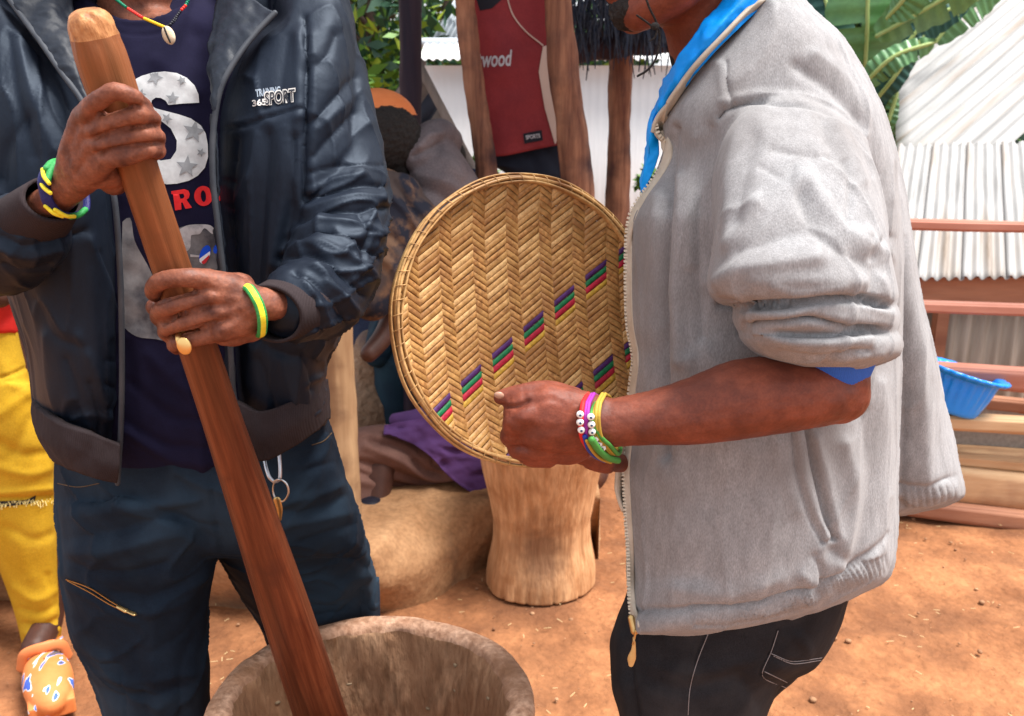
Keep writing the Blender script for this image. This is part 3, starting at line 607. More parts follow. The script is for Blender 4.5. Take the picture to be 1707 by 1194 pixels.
V, F = sheet([[(458, 22, 1.043), (424, 58, 1.028), (394, 98, 1.01), (368, 148, .996), (358, 190, .99)], [(432, 5, 1.06), (400, 40, 1.04), (376, 80, 1.02), (360, 130, 1.0), (355, 185, .99)], [(385, -40, 1.1), (358, 10, 1.085), (348, 70, 1.05), (348, 130, 1.02), (352, 182, 1.0)]], .004, 60, 24, lump=.003, seed=31, freq=28)
part('collar_facing', (V, F), NYLON_LT, mansA)
V, F = sheet([[(8, -12, 1.058), (38, 30, 1.043), (62, 62, 1.028), (102, 120, 1.006), (136, 168, .993)], [(60, -20, 1.07), (80, 22, 1.05), (100, 60, 1.03), (125, 110, 1.01), (145, 170, .995)], [(118, -40, 1.1), (122, 10, 1.085), (130, 60, 1.05), (140, 115, 1.02), (152, 172, 1.0)]], .004, 60, 24, lump=.003, seed=32, freq=28)
part('collar_facing', (V, F), NYLON_LT, mansA)
V, F = sheet([[(356, 190, .995), (362, 330, .99), (376, 470, .99), (386, 600, .995), (392, 680, 1.003)], [(350, 190, 1.03), (352, 330, 1.02), (364, 470, 1.02), (374, 600, 1.02), (380, 690, 1.03)]], .003, 80, 8, lump=.002, seed=33, freq=40)
part('front_facing', (V, F), NYLON_LT, mansA)
# stand collar round the back of the neck
V, F = sheet([[(120, -40, 1.10), (140, -70, 1.2), (230, -80, 1.27), (330, -70, 1.2), (385, -40, 1.10)], [(95, 10, 1.10), (110, 0, 1.22), (230, -10, 1.30), (350, 0, 1.22), (400, 10, 1.10)]], .006, 60, 12, lump=.002)
part('collar', (V, F), NYLON, mansA)
# hem bands and cuffs
V, F = sheet([[(390, 668, .992), (430, 686, .985), (490, 668, 1.0), (530, 640, 1.05), (545, 632, 1.14)], [(402, 712, .985), (432, 728, .978), (495, 706, .993), (536, 675, 1.045), (550, 665, 1.14)], [(424, 768, .995), (442, 768, .99), (500, 738, 1.005), (540, 708, 1.055), (552, 698, 1.14)]], .010, 120, 20, lump=.0018, seed=41)
part('hem_band', (V, F), RIBGREY, mansA)
V, F = sheet([[(52, 660, 1.10), (62, 682, 1.03), (100, 706, .992), (150, 722, .988), (200, 742, 1.0)], [(56, 710, 1.09), (70, 730, 1.025), (110, 748, .987), (155, 762, .985), (199, 776, .998)], [(72, 740, 1.10), (88, 768, 1.04), (125, 786, 1.0), (160, 798, .995), (195, 808, 1.01)]], .010, 120, 20, lump=.0018, seed=42)
part('hem_band', (V, F), RIBGREY, mansA)
part('cuff', cufftube([(528, 492, .955, 70), (505, 503, .925, 70), (478, 514, .893, 66), (452, 524, .868, 62)], .004, 160, 24, rib=.004, nrib=80, flat=(1, .8)), RIBGREY, mansA)
part('cuff', cufftube([(20, 395, .925, 66), (45, 375, .905, 66), (68, 352, .88, 58), (88, 332, .862, 50)], .004, 160, 24, rib=.004, nrib=80, flat=(1, .8)), RIBGREY, mansA)
# rib insert at the shoulder
V, F = sheet([[(530, -10, 1.075), (538, 20, 1.07), (530, 62, 1.06)], [(550, -15, 1.09), (556, 20, 1.085), (534, 66, 1.062)]], .004, 30, 10); part('shoulder_rib', (V, F), RIBGREY, mansA)
# chest lettering
EMB = M('pale_embroidery', (.55, .53, .5), rough=.7, bump=.4, bscale=900, bdist=.0005); EMBG = M('grey_embroidery', (.25, .3, .36), rough=.7, bump=.4, bscale=900, bdist=.0005); EMBD = M('dark_embroidery', (.02, .022, .03), rough=.7, bump=0)
a_ = R(7.5)
part('lettering', text_print('TRAINING', JT, 427, 162, 42, 13, a_, 0, .0016, .035, 4), EMBG, mansA)
part('lettering', text_print('SPORT', JT, 441, 177, 55, 24, a_, .15, .0022, .075, 4), EMB, mansA)
part('lettering', text_print('SPORT', JT, 442.6, 175.2, 51.5, 20.5, a_, .15, .0030, .012, 3), EMBD, mansA)
part('lettering', text_print('365', JT, 421, 178, 24, 11, a_, 0, .0028, .03, 4), EMB, mansA)

# ---- trousers, belt things, jewellery of the man with the pestle
hips = loft([(690, 110, 540, 1.07, 1.27), (740, 96, 556, 1.055, 1.285), (800, 92, 576, 1.05, 1.31), (850, 95, 592, 1.055, 1.33), (900, 102, 606, 1.07, 1.35), (925, 120, 600, 1.09, 1.34)], n=2.8, seg=60)
legl = loft([(840, 96, 372, 1.05, 1.28), (900, 99, 366, 1.05, 1.27), (950, 102, 356, 1.06, 1.26), (1000, 110, 348, 1.07, 1.26), (1060, 122, 345, 1.08, 1.26), (1120, 148, 350, 1.09, 1.26), (1194, 176, 348, 1.10, 1.26), (1350, 205, 345, 1.13, 1.27), (1500, 215, 335, 1.16, 1.29)], n=2.5, seg=60)
legr = loft([(840, 340, 592, 1.09, 1.33), (900, 352, 607, 1.13, 1.36), (950, 378, 620, 1.18, 1.40), (1000, 408, 628, 1.23, 1.44), (1040, 432, 631, 1.26, 1.46), (1070, 446, 632, 1.28, 1.47), (1200, 470, 640, 1.33, 1.50), (1400, 500, 635, 1.42, 1.56)], n=2.5, seg=60)
V, F = fuse([hips, legl, legr], .0038, 4)
V = sculpt(V, F, [
 ([(352, 800), (358, 860), (372, 925)], 3, -2.0), ([(345, 800), (350, 870), (362, 930)], 5, 1.5), ([(300, 800), (345, 850), (370, 905)], 10, -2.5),
 ([(110, 900), (200, 885), (290, 860), (350, 900)], 11, -5), ([(100, 925), (200, 915), (300, 890), (345, 915)], 11, 4.5), ([(110, 860), (200, 850), (300, 830)], 12, 4), ([(102, 930), (130, 945), (200, 955), (280, 940)], 7, -4),
 ([(345, 935), (300, 975), (250, 995), (190, 990)], 10, -4.5), ([(345, 950), (310, 1000), (250, 1020)], 10, 4), ([(110, 950), (112, 1000), (120, 1050)], 9, 3),
 ([(345, 1000), (300, 1060), (250, 1090)], 9, -3), ([(260, 1010), (255, 1100), (265, 1180)], 12, 3), ([(330, 1050), (300, 1120), (300, 1194)], 10, -4), ([(225, 1080), (240, 1150), (250, 1194)], 8, -2.5),
 ([(110, 968), (150, 985), (190, 1008), (225, 1026)], 4.5, -5), ([(108, 960), (150, 976), (195, 998), (232, 1018)], 5, 2.5), ([(112, 980), (150, 998), (188, 1018), (222, 1034)], 5, 2.5),
 ([(155, 1095), (175, 1105), (197, 1106), (210, 1194)], 2.5, -2.2), ([(160, 1090), (195, 1098)], 5, 1.8),
 ([(470, 790), (520, 780), (560, 770)], 8, -3), ([(470, 835), (530, 825), (588, 800)], 8, 4.5), ([(465, 855), (530, 850), (592, 818)], 7, -5), ([(480, 875), (540, 865), (600, 850)], 9, 4.5),
 ([(500, 905), (560, 885), (604, 870)], 7, -3.5), ([(560, 920), (590, 905), (612, 930)], 9, 4), ([(530, 960), (570, 925), (612, 945)], 7, -4.5), ([(560, 985), (590, 965), (618, 960)], 8, 4), ([(480, 950), (530, 985), (580, 995)], 12, 3),
 ([(470, 1000), (540, 1010), (600, 990)], 8, -3), ([(500, 780), (535, 760), (550, 730)], 6, 3), ([(440, 730), (500, 745), (552, 715)], 4, -2.5),
 ([(130, 1130), (200, 1160), (300, 1150)], 9, -5), ([(140, 1110), (210, 1135), (320, 1125)], 9, 4), ([(250, 840), (310, 870), (360, 880)], 6, -4), ([(180, 830), (240, 845), (330, 835)], 8, 4), ([(590, 1000), (560, 1020), (500, 1030)], 8, -4), ([(595, 985), (604, 978), (630, 965)], 3, -2.5), ([(602, 985), (606, 1025)], 3, -2.5), ([(615, 985), (620, 1025)], 8, 4)], pw=1.5)
N = vnormals(V, F); V = V + N * (wav(V, 7, 51) * .0020 + (1 - abs(wav(V, 9, 52, 1, (.5, 1, 1.3)))) ** 4 * .0045)[:, None]
trA = part('trousers', (V, F), DENIM, mansA); TR = bvh(V, F)
# brass zip of the thigh pocket
zp = curve2([(112, 967), (150, 984), (190, 1008), (212, 1018)], 60); TP = []
for sgn in (-1, 1):
    for i, (x, y) in enumerate(zp):
        q = drop(TR, x + sgn * 1.2, y + sgn * (1.0 + 3.4 * math.sin(math.pi * i / 60)), .0015)
        if q is not None: TP.append(box(q, (.0012, .0022, .0011)))
part('zip_teeth', merge(TP), BRASS, mansA, kind='stuff', smooth=False)
q0, q1, q2 = drop(TR, 198, 1012, .004), drop(TR, 210, 1018, .0045), drop(TR, 224, 1024, .004)
part('zip_slider', merge([wtube([q0, q1], [.0035, .0042], flat=(1, .6)), wtube([q1, q2], [.0028, .0034], flat=(1, .5))]), BRASS, mansA)
TH = M('brown_stitching', (.10, .06, .03), rough=.8, bump=0)
for ln in ([(96, 806), (130, 812), (165, 806)], [(520, 742), (540, 735), (553, 722)]):
    part('stitching', wtube(along(ln, TR, .0008), .0007, 6, 40), TH, mansA)
# pocket flap on the far leg
V, F = sheet([[(596, 985, 1.262), (612, 975, 1.27), (632, 962, 1.31)], [(600, 1000, 1.262), (614, 990, 1.27), (633, 978, 1.31)], [(602, 1040, 1.275), (616, 1040, 1.28), (634, 1036, 1.32)]], .008, 24, 12)
part('leg_pocket', (V, F), DENIM, mansA)
# shoes under the frame
SHOE = M('dark_shoe', (.03, .03, .035), (.05, .05, .055), rough=.7)
for c, dx in (((-.50, 1.20, .05), -.03), ((-.305, 1.40, .05), .05)):
    part('shoe', fuse([blob(c, (.05, .12, .05)), box((c[0], c[1], .015), (.09, .25, .03)), wtube([(c[0], c[1] + .07, .05), (c[0], c[1] + .07, .13)], .045)], .006, 4), SHOE, mansA)
# necklace
NB = {'g': M('green_bead', (.0, .16, .08), rough=.4, bump=0), 'r': M('red_bead', (.7, .03, .02), rough=.4, bump=0), 'y': M('yellow_bead', (.75, .45, .01), rough=.4, bump=0), 'k': M('black_bead', (.012, .012, .02), rough=.4, bump=0)}
nk = part('necklace', wtube(L3([(180, -25, 1.115), (195, 2, 1.085), (212, 14, 1.07), (238, 31, 1.058), (273, 45, 1.052), (286, 40, 1.056), (300, 20, 1.07), (316, -5, 1.09), (330, -40, 1.14), (300, -80, 1.23), (230, -90, 1.25), (170, -70, 1.22), (180, -25, 1.115)]), .0010, 6, 120), NB['k'], mansA)
def beads(line, k, n, r=.0019):
    P = resample(L3(line), n); part('bead_string', merge([blob(p, (r, r, r), 8) for p in P]), NB[k], nk)
beads([(192, -2, 1.086), (211, 13, 1.070)], 'g', 9); beads([(211, 13, 1.070), (238, 30, 1.057)], 'r', 10); beads([(238, 30, 1.057), (273, 45, 1.050)], 'y', 13)
beads([(284, 41, 1.054), (300, 20, 1.069)], 'k', 8); beads([(303, 16, 1.070), (309, 10, 1.074)], 'r', 3); beads([(310, 8, 1.075), (320, -12, 1.09)], 'g', 7)
COW = M('cowrie_shell', (.52, .38, .24), (.72, .58, .42), scale=90, rough=.3, bump=.2)
cq = W(281, 59, 1.036); V, F = blob(cq, (.0068, .005, .0100), 28, Matrix.Rotation(R(-18), 3, 'Y')); cow = part('cowrie_shell', (V, F), COW, nk)
part('shell_slit', wtube([cq + np.array((-.0022, -.0052, .0075)), cq + np.array((.0002, -.0056, 0)), cq + np.array((.0028, -.005, -.0075))], .0010, 8), HAIR, nk)
# beaded wrist bands
GRB, YLB, NVB = M('green_bead_band', (.02, .22, .05), (.04, .30, .08), scale=300, rough=.5, bump=.8, bscale=700, bdist=.001), M('yellow_bead_band', (.75, .62, .02), (.8, .7, .05), scale=300, rough=.5, bump=.8, bscale=700, bdist=.001), M('navy_bead_band', (.012, .012, .09), rough=.5, bump=.8, bscale=700, bdist=.001)
def band(pts, t, mats_, name, flat):
    V, F = loopband(pts, t, 12, flat, 90); nf = len(F); k = np.arange(nf) % 12
    return part(name, (V, F), mats_, mansA, mids=[(1 if (a in (0, 11)) else 0) if len(mats_) == 2 else 0 for a in k])
band([(400, 474, .868), (415, 480, .846), (428, 500, .836), (437, 528, .836), (437, 552, .848), (430, 556, .88), (418, 545, .905), (404, 510, .912), (396, 482, .895)], .0030, [GRB, YLB], 'wrist_band', 1.7)
wl = part('wrist_band', loopband([(98, 270, .868), (80, 280, .846), (72, 305, .832), (78, 332, .832), (92, 352, .84), (118, 360, .86), (140, 352, .885), (136, 310, .90), (118, 278, .895)], .0030, 12, 1.9, 90), NVB, mansA)
def sw(pts, m, r=.0019): part('bead_row', wtube(L3(pts), r, 8, 30), m, wl)
sw([(98, 269, .862), (86, 272, .848), (78, 281, .838)], GRB, .0034); sw([(90, 274, .846), (84, 285, .838), (80, 300, .829)], GRB, .0030)
sw([(71, 283, .838), (74, 296, .828), (82, 306, .824)], YLB); sw([(67, 296, .838), (72, 312, .828), (84, 322, .824)], YLB); sw([(76, 344, .832), (90, 356, .834), (104, 361, .84)], YLB); sw([(92, 350, .833), (110, 360, .840), (124, 361, .85)], YLB); sw([(118, 361, .852), (132, 358, .862), (142, 350, .872)], GRB, .003)
# signet ring
rc = W(306, 570, float(pestle_at(570)[1]) - .030); rax = norm(W(340, 560, .85) - W(300, 572, .85))
rg = part('signet_ring', ringband(rc, rax, .0098, .0098, .0020, sub=10, flat=1.6), GOLD, mansA)
fc = W(307, 577, float(pestle_at(577)[1]) - .047); part('ring_face', blob(fc, (.0072, .0026, .0090), 24, Matrix.Rotation(R(-12), 3, 'Y')), GOLD, rg)
# key ring hanging from the belt
CLIP = M('white_metal_clip', (.55, .56, .6), rough=.3, bump=0, metal=.8)
krt = thing('key_ring', 'silver carabiner with split ring and key hanging below the hem of the navy windbreaker', 'key ring', W(460, 800, 1.045))
part('carabiner', wtube(L3([(441, 768, 1.05), (445, 785, 1.043), (450, 797, 1.04), (458, 803, 1.04), (466, 799, 1.04), (467, 785, 1.042), (465, 755, 1.05)]), .0024, 10, 60), CLIP, krt)
part('split_ring', wtube(L3([(457, 802, 1.038), (466, 799, 1.034), (477, 806, 1.034), (481, 818, 1.034), (477, 831, 1.036), (470, 836, 1.04), (460, 832, 1.044), (455, 818, 1.046), (457, 804, 1.042)]), .0013, 8, 60), STEEL, krt)
part('key', merge([wtube(L3([(462, 834, 1.04), (466, 850, 1.042), (466, 866, 1.044)]), [.005, .004, .0025], flat=(1, .4)), ]), BRASS, krt)

# ------------------------------------------------------------------ the man in the grey jacket
mansB = thing('person', 'man in grey zip jacket with blue collar, seen from the side, holding a woven tray', 'person', (.28, 1.1, 0))
hB, eB, rB = head_parts(W(1164, -128, 1.06) + np.array((0, 0, .0)), (-1, -.08, -.05), 1.0)
V, F = fuse(hB + [ptube([(1215, 160, 1.09, 80), (1190, 80, 1.085, 74), (1168, 10, 1.075, 66), (1160, -60, 1.07, 66)]), loft([(90, 1180, 1330, 1.0, 1.2), (140, 1150, 1440, .98, 1.25), (300, 1120, 1460, .98, 1.24), (700, 1090, 1450, 1.0, 1.24), (1000, 1060, 1400, 1.0, 1.24)]),
                  ptube([(1150, 1000, 1.08, 60), (1145, 1450, 1.1, 50)]), ptube([(1270, 1000, 1.14, 50), (1200, 1250, 1.17, 45), (1195, 1420, 1.17, 36)])], .005, 3)
bodyB = (V, F)
P = [ptube([(1350, 260, 1.0, 60), (1375, 450, .92, 60), (1392, 590, .89, 56), (1395, 655, .885, 53)]),
     ptube([(1395, 655, .885, 54), (1330, 655, .87, 66), (1240, 665, .865, 70), (1150, 687, .863, 58), (1070, 699, .862, 46), (1010, 706, .862, 43), (975, 708, .862, 45)], flat=(1, .95), n=50), pblob(1408, 660, .89, 41, 44, 40),
     # hand
     ptube([(1000, 706, .862, 45), (950, 702, .858, 54), (905, 695, .855, 54), (882, 692, .855, 44)], flat=(.75, 1.05)),
     pblob(915, 712, .87, 62, 62, 34), pblob(900, 745, .88, 48, 36, 34), pblob(945, 735, .875, 48, 42, 34), pblob(900, 668, .862, 40, 30, 28),
     ptube([(955, 668, .87, 24), (905, 655, .865, 22), (872, 655, .862, 16.5), (846, 660, .862, 14), (834, 663, .862, 12.5)]),
     ptube([(885, 690, .848, 27), (862, 702, .848, 24), (858, 715, .868, 20), (875, 718, .885, 17)]),
     ptube([(880, 718, .856, 24), (856, 724, .862, 19), (850, 728, .88, 17), (868, 735, .895, 16)]),
     ptube([(892, 745, .868, 24), (868, 748, .872, 19), (862, 750, .89, 16), (880, 755, .90, 15)]),
     ptube([(910, 760, .878, 22), (888, 764, .882, 16), (880, 762, .895, 14)])]
V, F = fuse(P, .0022, 6)
V = sculpt(V, F, [([(838, 678), (862, 678), (880, 668)], 3.5, -4), ([(868, 693), (872, 695)], 12, 3), ([(848, 715), (862, 735)], 5, -2.2), ([(862, 740), (878, 748)], 6, -2.5), ([(880, 735), (890, 742)], 12, 2.4),
                  ([(860, 680), (890, 672), (920, 665)], 6, -1.2), ([(1445, 640), (1400, 668)], 16, 2), ([(872, 700), (940, 705)], 8, .8), ([(885, 735), (950, 725)], 9, .8), ([(958, 660), (966, 740)], 8, -.8), ([(848, 655), (850, 668)], 2, -.6), ([(872, 645), (874, 664)], 2.5, -.6)])
V = lumpy(V, F, .0004, 60, 8)
# the other hand, under the tray
o2 = fuse([ptube([(1220, 800, 1.22, 30), (1120, 786, 1.2, 24), (1070, 776, 1.13, 20), (1036, 772, 1.04, 17), (1010, 769, .985, 16)]), ptube([(1012, 768, .98, 15), (985, 762, .965, 10), (965, 755, .96, 9)]), ptube([(1012, 774, .98, 13), (984, 771, .97, 9), (962, 766, .965, 8)]), ptube([(1012, 760, .985, 13), (985, 750, .975, 10), (968, 745, .97, 9)]), ptube([(1014, 780, .985, 11), (996, 780, .975, 8), (980, 776, .97, 7)])], .0028, 4)
part('body', joinq(bodyB, (V, F), o2), SKIN2, mansB)
part('eye', eB[0], EYE, mansB); part('eye', eB[1], EYE, mansB)
V, F = fuse(rB, .005, 2); part('hair', (lumpy(V, F, .004, 60, 5), F), HAIR, mansB)
V, F = fuse([pblob(1056, 16, 1.055, 40, 34, 46), pblob(1044, 30, 1.055, 22, 20, 26), pblob(1034, 0, 1.055, 14, 10, 18), ptube([(1038, -30, 1.06, 12), (1044, 10, 1.07, 14)])], .003, 3)
part('beard', (V + vnormals(V, F) * (abs(wav(V, 160, 9)) * .003)[:, None], F), HAIR, mansB)
part('thumb_nail', blob(W(832, 659, .848), (.0052, .0022, .0036), 14, Matrix.Rotation(R(10), 3, 'Y')), NAIL, mansB)
# chin cord
cd = part('chin_cord', wtube(L3([(1068, -60, .985), (1072, -20, .985), (1082, 12, .99), (1095, 40, .998), (1100, 62, 1.0), (1098, 82, 1.0), (1090, 104, 1.0), (1078, 118, 1.0), (1063, 127, 1.0)]), .0012, 8, 80), HAIR, mansB)
part('cord_knot', blob(W(1092, 44, .99), (.005, .005, .004), 12), HAIR, cd); part('cord_end', wtube(L3([(1090, 46, .992), (1075, 35, .99), (1062, 26, .985)]), .0011, 8), HAIR, cd)
part('cord_end', wtube(L3([(1095, 52, .995), (1092, 62, .995), (1084, 68, .995)]), .0011, 8), HAIR, cd)
part('undershirt', fuse([ptube([(1228, 175, 1.09, 92), (1196, 112, 1.088, 72), (1185, 78, 1.086, 70)])], .004, 2), M('black_undershirt', (.012, .012, .014), rough=.9, bump=.3, bscale=100), mansB)

tor = loft([(-45, 1290, 1315, 1.06, 1.2), (0, 1262, 1338, 1.0, 1.24), (60, 1206, 1400, .975, 1.27), (100, 1172, 1426, .965, 1.28), (140, 1140, 1450, .957, 1.285), (180, 1112, 1470, .952, 1.29), (215, 1100, 1480, .95, 1.29), (245, 1106, 1487, .948, 1.29), (290, 1092, 1494, .945, 1.29),
            (335, 1064, 1499, .942, 1.29), (370, 1050, 1502, .94, 1.28), (430, 1046, 1503, .94, 1.28), (540, 1048, 1503, .937, 1.28), (590, 1058, 1503, .935, 1.28), (650, 1052, 1502, .933, 1.28), (720, 1044, 1500, .93, 1.28), (780, 1042, 1498, .928, 1.27), (860, 1045, 1494, .925, 1.26), (930, 1048, 1490, .923, 1.25), (962, 1050, 1480, .924, 1.24), (985, 1051, 1440, .926, 1.2), (1010, 1053, 1392, .93, 1.15), (1030, 1055, 1335, .935, 1.1), (1045, 1058, 1250, .94, 1.05), (1055, 1062, 1140, .95, 1.0)], n=2.7, seg=90, nr=130)
flare = loft([(60, 1330, 1400, 1.18, 1.32), (240, 1360, 1487, 1.16, 1.36), (330, 1370, 1508, 1.16, 1.38), (400, 1380, 1519, 1.16, 1.40), (480, 1390, 1532, 1.16, 1.42), (600, 1400, 1560, 1.17, 1.44), (720, 1400, 1585, 1.19, 1.46), (790, 1400, 1598, 1.20, 1.47), (822, 1410, 1605, 1.21, 1.46), (838, 1420, 1585, 1.22, 1.44), (850, 1430, 1540, 1.23, 1.40), (858, 1440, 1505, 1.24, 1.36)], n=3, seg=60)
slv = loft([(158, 1285, 1350, .95, 1.02), (170, 1262, 1372, .932, 1.04), (190, 1232, 1408, .915, 1.06), (240, 1206, 1446, .882, 1.06), (300, 1194, 1467, .85, 1.04), (370, 1191, 1480, .82, 1.01), (430, 1186, 1490, .795, .985), (470, 1180, 1496, .79, .975), (492, 1184, 1499, .79, .975), (508, 1205, 1492, .80, .965)], n=2.5, seg=72)
roll1 = loft([(500, 1240, 1480, .808, .965), (512, 1226, 1494, .795, .97), (528, 1222, 1498, .79, .97), (545, 1228, 1494, .793, .965), (556, 1238, 1488, .806, .955)], n=2.6, seg=72, nr=16)
roll2 = loft([(545, 1240, 1470, .82, .955), (558, 1234, 1492, .802, .962), (572, 1244, 1500, .795, .962), (586, 1262, 1497, .797, .96), (598, 1290, 1478, .806, .95), (610, 1335, 1440, .825, .935)], n=2.6, seg=72, nr=16)
V, F = fuse([tor, flare, slv, roll1, roll2], .0028, 3)
GA = [
 # armhole and shoulder seams
 ([(1200, 195), (1206, 186), (1225, 178), (1262, 170), (1330, 170), (1390, 190), (1430, 225), (1462, 290)], 4.6, -7), ([(1205, 172), (1262, 156), (1335, 157), (1400, 180), (1445, 225)], 6, 2.2), ([(1223, 180), (1213, 140), (1212, 105)], 4, -2.4), ([(1213, 180), (1203, 140), (1202, 105)], 5, .8),
 # body
 ([(1122, 215), (1112, 330), (1108, 450), (1106, 620), (1108, 760)], 9, -13, (.9, 1.2)), ([(1096, 330), (1088, 450), (1080, 600), (1082, 720)], 14, 4), ([(1136, 300), (1130, 450), (1132, 600)], 14, 6), ([(1160, 230), (1150, 330), (1152, 440)], 10, 3), ([(1185, 215), (1168, 300), (1165, 420), (1172, 560)], 12, -5),
 ([(1150, 600), (1155, 640)], 14, 4), ([(1180, 760), (1190, 860), (1170, 960)], 30, -4), ([(1260, 760), (1270, 860), (1250, 960)], 34, 4.5), ([(1120, 800), (1130, 900), (1120, 1000)], 26, 3), ([(1440, 690), (1450, 800), (1430, 930)], 16, -6), ([(1470, 640), (1480, 800), (1462, 930)], 13, 6), ([(1410, 740), (1424, 830), (1404, 940)], 14, 6), ([(1390, 920), (1420, 950), (1400, 990)], 12, -5), ([(1340, 960), (1355, 975), (1345, 1000)], 12, 5), ([(1360, 930), (1370, 960), (1366, 992)], 7, -5),
 ([(1130, 980), (1200, 990), (1300, 965)], 16, 4), ([(1300, 740), (1310, 800), (1330, 850)], 14, 2),
 # pocket
 ([(1318, 715), (1328, 790), (1346, 850), (1372, 905)], 3.6, -3.6), ([(1345, 715), (1358, 780), (1375, 845), (1390, 898)], 4.5, -9), ([(1372, 905), (1392, 898)], 2.5, -2.4), ([(1332, 720), (1342, 790), (1360, 850), (1380, 896)], 6, 2.6), ([(1360, 730), (1378, 790), (1390, 850), (1398, 896)], 8, 2.5),
 # hem band
 ([(1060, 1018), (1150, 1015), (1250, 1008), (1330, 988), (1400, 965), (1445, 930), (1478, 890)], 5, -6.5), ([(1060, 1036), (1150, 1034), (1260, 1026), (1340, 1008), (1410, 985), (1460, 950)], 13, 3.5),
 # flare
 ([(1512, 360), (1525, 500), (1535, 650), (1545, 800)], 16, 6), ([(1497, 400), (1506, 560), (1508, 700), (1502, 840)], 7, -7), ([(1560, 640), (1572, 740), (1580, 800)], 12, -3.5), ([(1500, 812), (1550, 808), (1600, 790)], 5, -4), ([(1500, 832), (1550, 828), (1600, 812)], 10, 3),
 # shoulder hollow
 ([(1330, 110), (1390, 150), (1440, 215), (1468, 300), (1480, 400)], 11, -5), ([(1360, 90), (1420, 140), (1462, 220), (1488, 330)], 13, 5),
 # sleeve
 ([(1262, 190), (1270, 215)], 26, 3), ([(1235, 200), (1212, 300), (1215, 400)], 14, 2.5), ([(1258, 230), (1240, 300), (1232, 370)], 13, -2.5), ([(1290, 250), (1350, 262), (1385, 262)], 7, -2.5), ([(1270, 280), (1310, 300), (1330, 270)], 7, -2), ([(1370, 200), (1385, 240), (1400, 270)], 12, -4), ([(1395, 205), (1425, 260), (1440, 300)], 12, 4),
 ([(1345, 300), (1370, 340), (1400, 380), (1450, 410)], 14, 6), ([(1330, 330), (1350, 380), (1400, 420), (1470, 450)], 16, -5), ([(1410, 270), (1418, 330), (1412, 380)], 6, -3), ([(1470, 405), (1482, 395)], 6, -7), ([(1440, 385), (1470, 415), (1490, 430)], 9, 4),
 ([(1215, 410), (1240, 380), (1260, 340)], 14, 5), ([(1190, 470), (1230, 450), (1290, 440), (1360, 430)], 16, 5.5), ([(1260, 470), (1340, 468), (1440, 470)], 15, 4), ([(1230, 420), (1290, 400), (1330, 390)], 14, -4), ([(1460, 440), (1478, 480), (1480, 500)], 8, 4), ([(1450, 400), (1462, 450), (1455, 490)], 7, -3.5),
 # rolls
 ([(1200, 505), (1245, 512), (1300, 508), (1380, 497), (1440, 500), (1490, 512)], 5, -14), ([(1250, 520), (1310, 525), (1380, 512), (1450, 515), (1488, 522)], 6, 3), ([(1238, 545), (1300, 540), (1350, 530), (1400, 545), (1470, 552)], 4.5, -12), ([(1236, 515), (1232, 530), (1240, 560)], 4, -5), ([(1300, 558), (1360, 560), (1430, 556), (1480, 548)], 4, -4.5),
 ([(1260, 552), (1300, 566), (1380, 572), (1450, 565)], 7, 4), ([(1300, 590), (1360, 596), (1420, 592)], 5, -3), ([(1370, 606), (1400, 590), (1450, 586)], 5, -5), ([(1400, 603), (1430, 596), (1470, 592)], 5, 3), ([(1290, 480), (1330, 490), (1400, 480)], 8, 3),
]
for i in range(46):                                                        # gathers of the hem band
    t = (i + .5) / 46; x = 1150 + t * 330; y = 1026 - 6 * t - 84 * t ** 2.2
    GA.append(([(x - 3, y - 13), (x + 4, y + 16)], 2.8 + 1.2 * random.random(), -4.2 - 2.4 * t * random.random()))
for i in range(9):
    x = 1506 + i * 11.5; GA.append(([(x, 818 - i), (x + 3, 846 - i * 2)], 2.4, -3))
V = sculpt(V, F, GA, pw=1.7)
N = vnormals(V, F); V = V + N * (wav(V, 5, 61, 2) * .0026 + (1 - abs(wav(V, 7, 63, 1, (1, 1, .45)))) ** 5 * .0028)[:, None]
part('zip_jacket', (V, F), GREY, mansB); GT = bvh(V, F); print('grey', len(V))
# blue lining rolled out along the collar and opening
V, F = sheet([[(1330, -60, 1.04), (1286, -6, 1.02), (1217, 62, 1.0), (1173, 108, 1.005), (1123, 172, 1.035), (1100, 212, 1.06), (1098, 260, 1.06), (1072, 322, 1.06)],
              [(1290, -70, 1.10), (1245, -6, 1.01), (1186, 60, .99), (1146, 108, 1.0), (1106, 165, 1.03), (1088, 212, 1.05), (1078, 265, 1.06), (1067, 318, 1.065)],
              [(1250, -80, 1.13), (1203, 0, 1.02), (1155, 60, 1.005), (1124, 105, 1.02), (1093, 165, 1.07), (1080, 215, 1.07), (1072, 270, 1.08), (1066, 312, 1.07)]], .005, 110, 24, lump=.003, seed=71, freq=30)
part('collar_lining', (V, F), BLUELINE, mansB)
zB = [(1094, 206), (1098, 222), (1112, 240), (1110, 262), (1094, 292), (1070, 326), (1052, 356), (1045, 395), (1044, 470), (1047, 545), (1056, 600), (1050, 650), (1046, 720), (1040, 780), (1043, 850), (1048, 930), (1050, 1000), (1055, 1046)]
YB = [1.045, 1.045, 1.05, 1.05, 1.05, 1.05, 1.05, 1.05, 1.05, 1.05, 1.05, 1.05, 1.04, 1.03, 1.02, 1.01, 1.0, .985]
zc = resample(np.c_[L3([(x, y, k) for (x, y), k in zip(zB, YB)])], 400)
def edge_strip(line, Ys, out, inn, name, n=160, lift=.002):
    A = resample(np.c_[np.asarray(line, float), Ys], n); po = W(A[:, 0] - out, A[:, 1], A[:, 2]); pi = along([(a[0] + inn, a[1]) for a in A], GT, lift, n); bad = pi[:, 1] > 1.12; pi[bad] = W(A[bad, 0] + inn, A[bad, 1], A[bad, 2] - .02)
    return part(name, sheet([po, pi], .004, n, 6, world=True), CREAM, mansB)
edge_strip(zB, YB, 2, 9, 'zip_tape')
